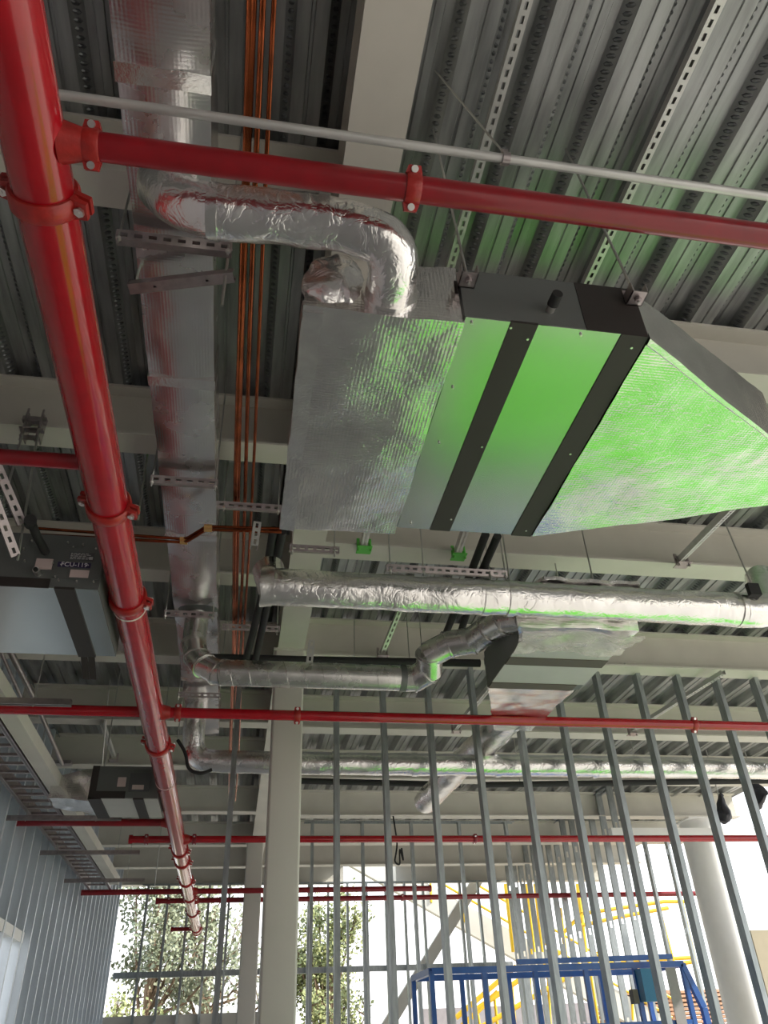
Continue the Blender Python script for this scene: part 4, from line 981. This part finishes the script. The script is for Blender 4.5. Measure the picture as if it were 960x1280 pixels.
def tree(label, x, y, h, cr, n, leaf, seed, lz=.25, trunk=.12, ls=.09, fill=.5):
    random.seed(seed); t = thing('tree', label, 'tree', (x, y, -.16))
    tips = []; mb = MB()
    top = Vector((x, y, h*.45)); mb.tube([(x, y, -.2), (x+.1, y, h*.25), top], [trunk, trunk*.8, trunk*.6], 10)
    for i in range(16):
        a = random.uniform(0, 2*pi); r = cr*random.uniform(.3, .95); z = h*random.uniform(.45, .98)
        st = Vector((x, y, h*random.uniform(.25, .5))); e_ = Vector((x+r*cos(a), y+r*sin(a)*.8, z)); mid = st.lerp(e_, .5)+Vector((0, 0, -.15*h*.3))
        mb.tube([st, mid, e_], [trunk*.42, trunk*.26, .012], 6); tips.append((mid, e_))
        for j in range(4):
            s_ = mid.lerp(e_, random.random()); e2 = s_+Vector((random.uniform(-1, 1), random.uniform(-1, 1), random.uniform(-.3, 1)))*cr*.35
            mb.tube([s_, e2], [.022, .006], 5); tips.append((s_, e2))
    mb.build('branches', 'bark', t)
    lf = MB()
    for i in range(n):
        s_, e_ = random.choice(tips); p = s_.lerp(e_, random.uniform(.2, 1.15))+Vector((random.gauss(0, 1), random.gauss(0, 1), random.gauss(0, 1)))*cr*.10
        u = Vector((random.gauss(0, 1), random.gauss(0, 1), random.gauss(0, 1))).normalized()*ls*random.uniform(.5, 1.2); v = u.orthogonal().normalized()*u.length*.4
        lf.add([p, p+u*.5+v, p+u, p+u*.5-v], [(0, 1, 2, 3)])
    o = lf.build('foliage', leaf, t, smooth=False); o['kind'] = 'stuff'
    return t
tree('tall loose-leaved tree seen through the left part of the far left window', at(190, 1180, Y=23).x, 23, 7.2, 2.2, 7000, 'leaf_dark', 1, ls=.13)
tree('bare-branched tree seen through the right part of the far left window', at(262, 1200, Y=25).x, 25, 6.8, 2.2, 2200, 'leaf_dark', 2, ls=.13, trunk=.13)
tree('low yellowish bush at the bottom of the far left window', at(170, 1262, Y=21).x, 21, 3.0, 1.0, 2500, 'leaf', 3, trunk=.05, ls=.09)
tree('leafy green tree just right of the beige column', at(405, 1220, Y=22).x, 22, 5.1, 1.25, 6500, 'leaf', 4, ls=.11)
tree('small yellow-green tree at the bottom right of the beige column', at(412, 1270, Y=20).x, 20, 3.0, .9, 3000, 'leaf', 5, trunk=.05, ls=.10)

# ------------------------------------------------------------------ unseen green sheet, added so the metal above reflects its colour
o = MB().grid_box([(1.75, 4.3, .002), (6.2, 4.4, .002), (6.3, 6.3, .002), (1.7, 6.6, .002), (1.75, 4.3, .006), (6.2, 4.4, .006), (6.3, 6.3, .006), (1.7, 6.6, .006)], (30, 24, 1)).build('added_tint_sheet', 'green_sheet', None, weld=True)
tag(o, 'unseen bright green sheet added on the concrete floor to tint the metal above', 'sheet')

# ------------------------------------------------------------------ groups of repeats
GROUPS = {'steel_beam': 'steel beams under the deck', 'branch_pipe': 'red branch pipes of the fire main', 'trapeze_hanger': 'slotted channel hangers under ducts and pipes',
          'copper_pipe': 'copper refrigerant pipes', 'insulated_pipe': 'black insulated pipes', 'threaded_rod': 'loose threaded drop rods',
          'seismic_brace': 'slotted braces clamped to beams', 'strut_channel': 'slotted strut channels', 'fan_coil_unit': 'ceiling fan coil units',
          'round_duct': 'round foil ducts', 'tree': 'trees outside the far opening', 'cable_bag': 'black cable bundles at the right', 'facade_beam': 'facade beams'}
for o in list(S.objects):
    if o.parent is None and 'label' in o:
        g = GROUPS.get(o.name.split('.')[0])
        if g and 'group' not in o: o['group'] = g
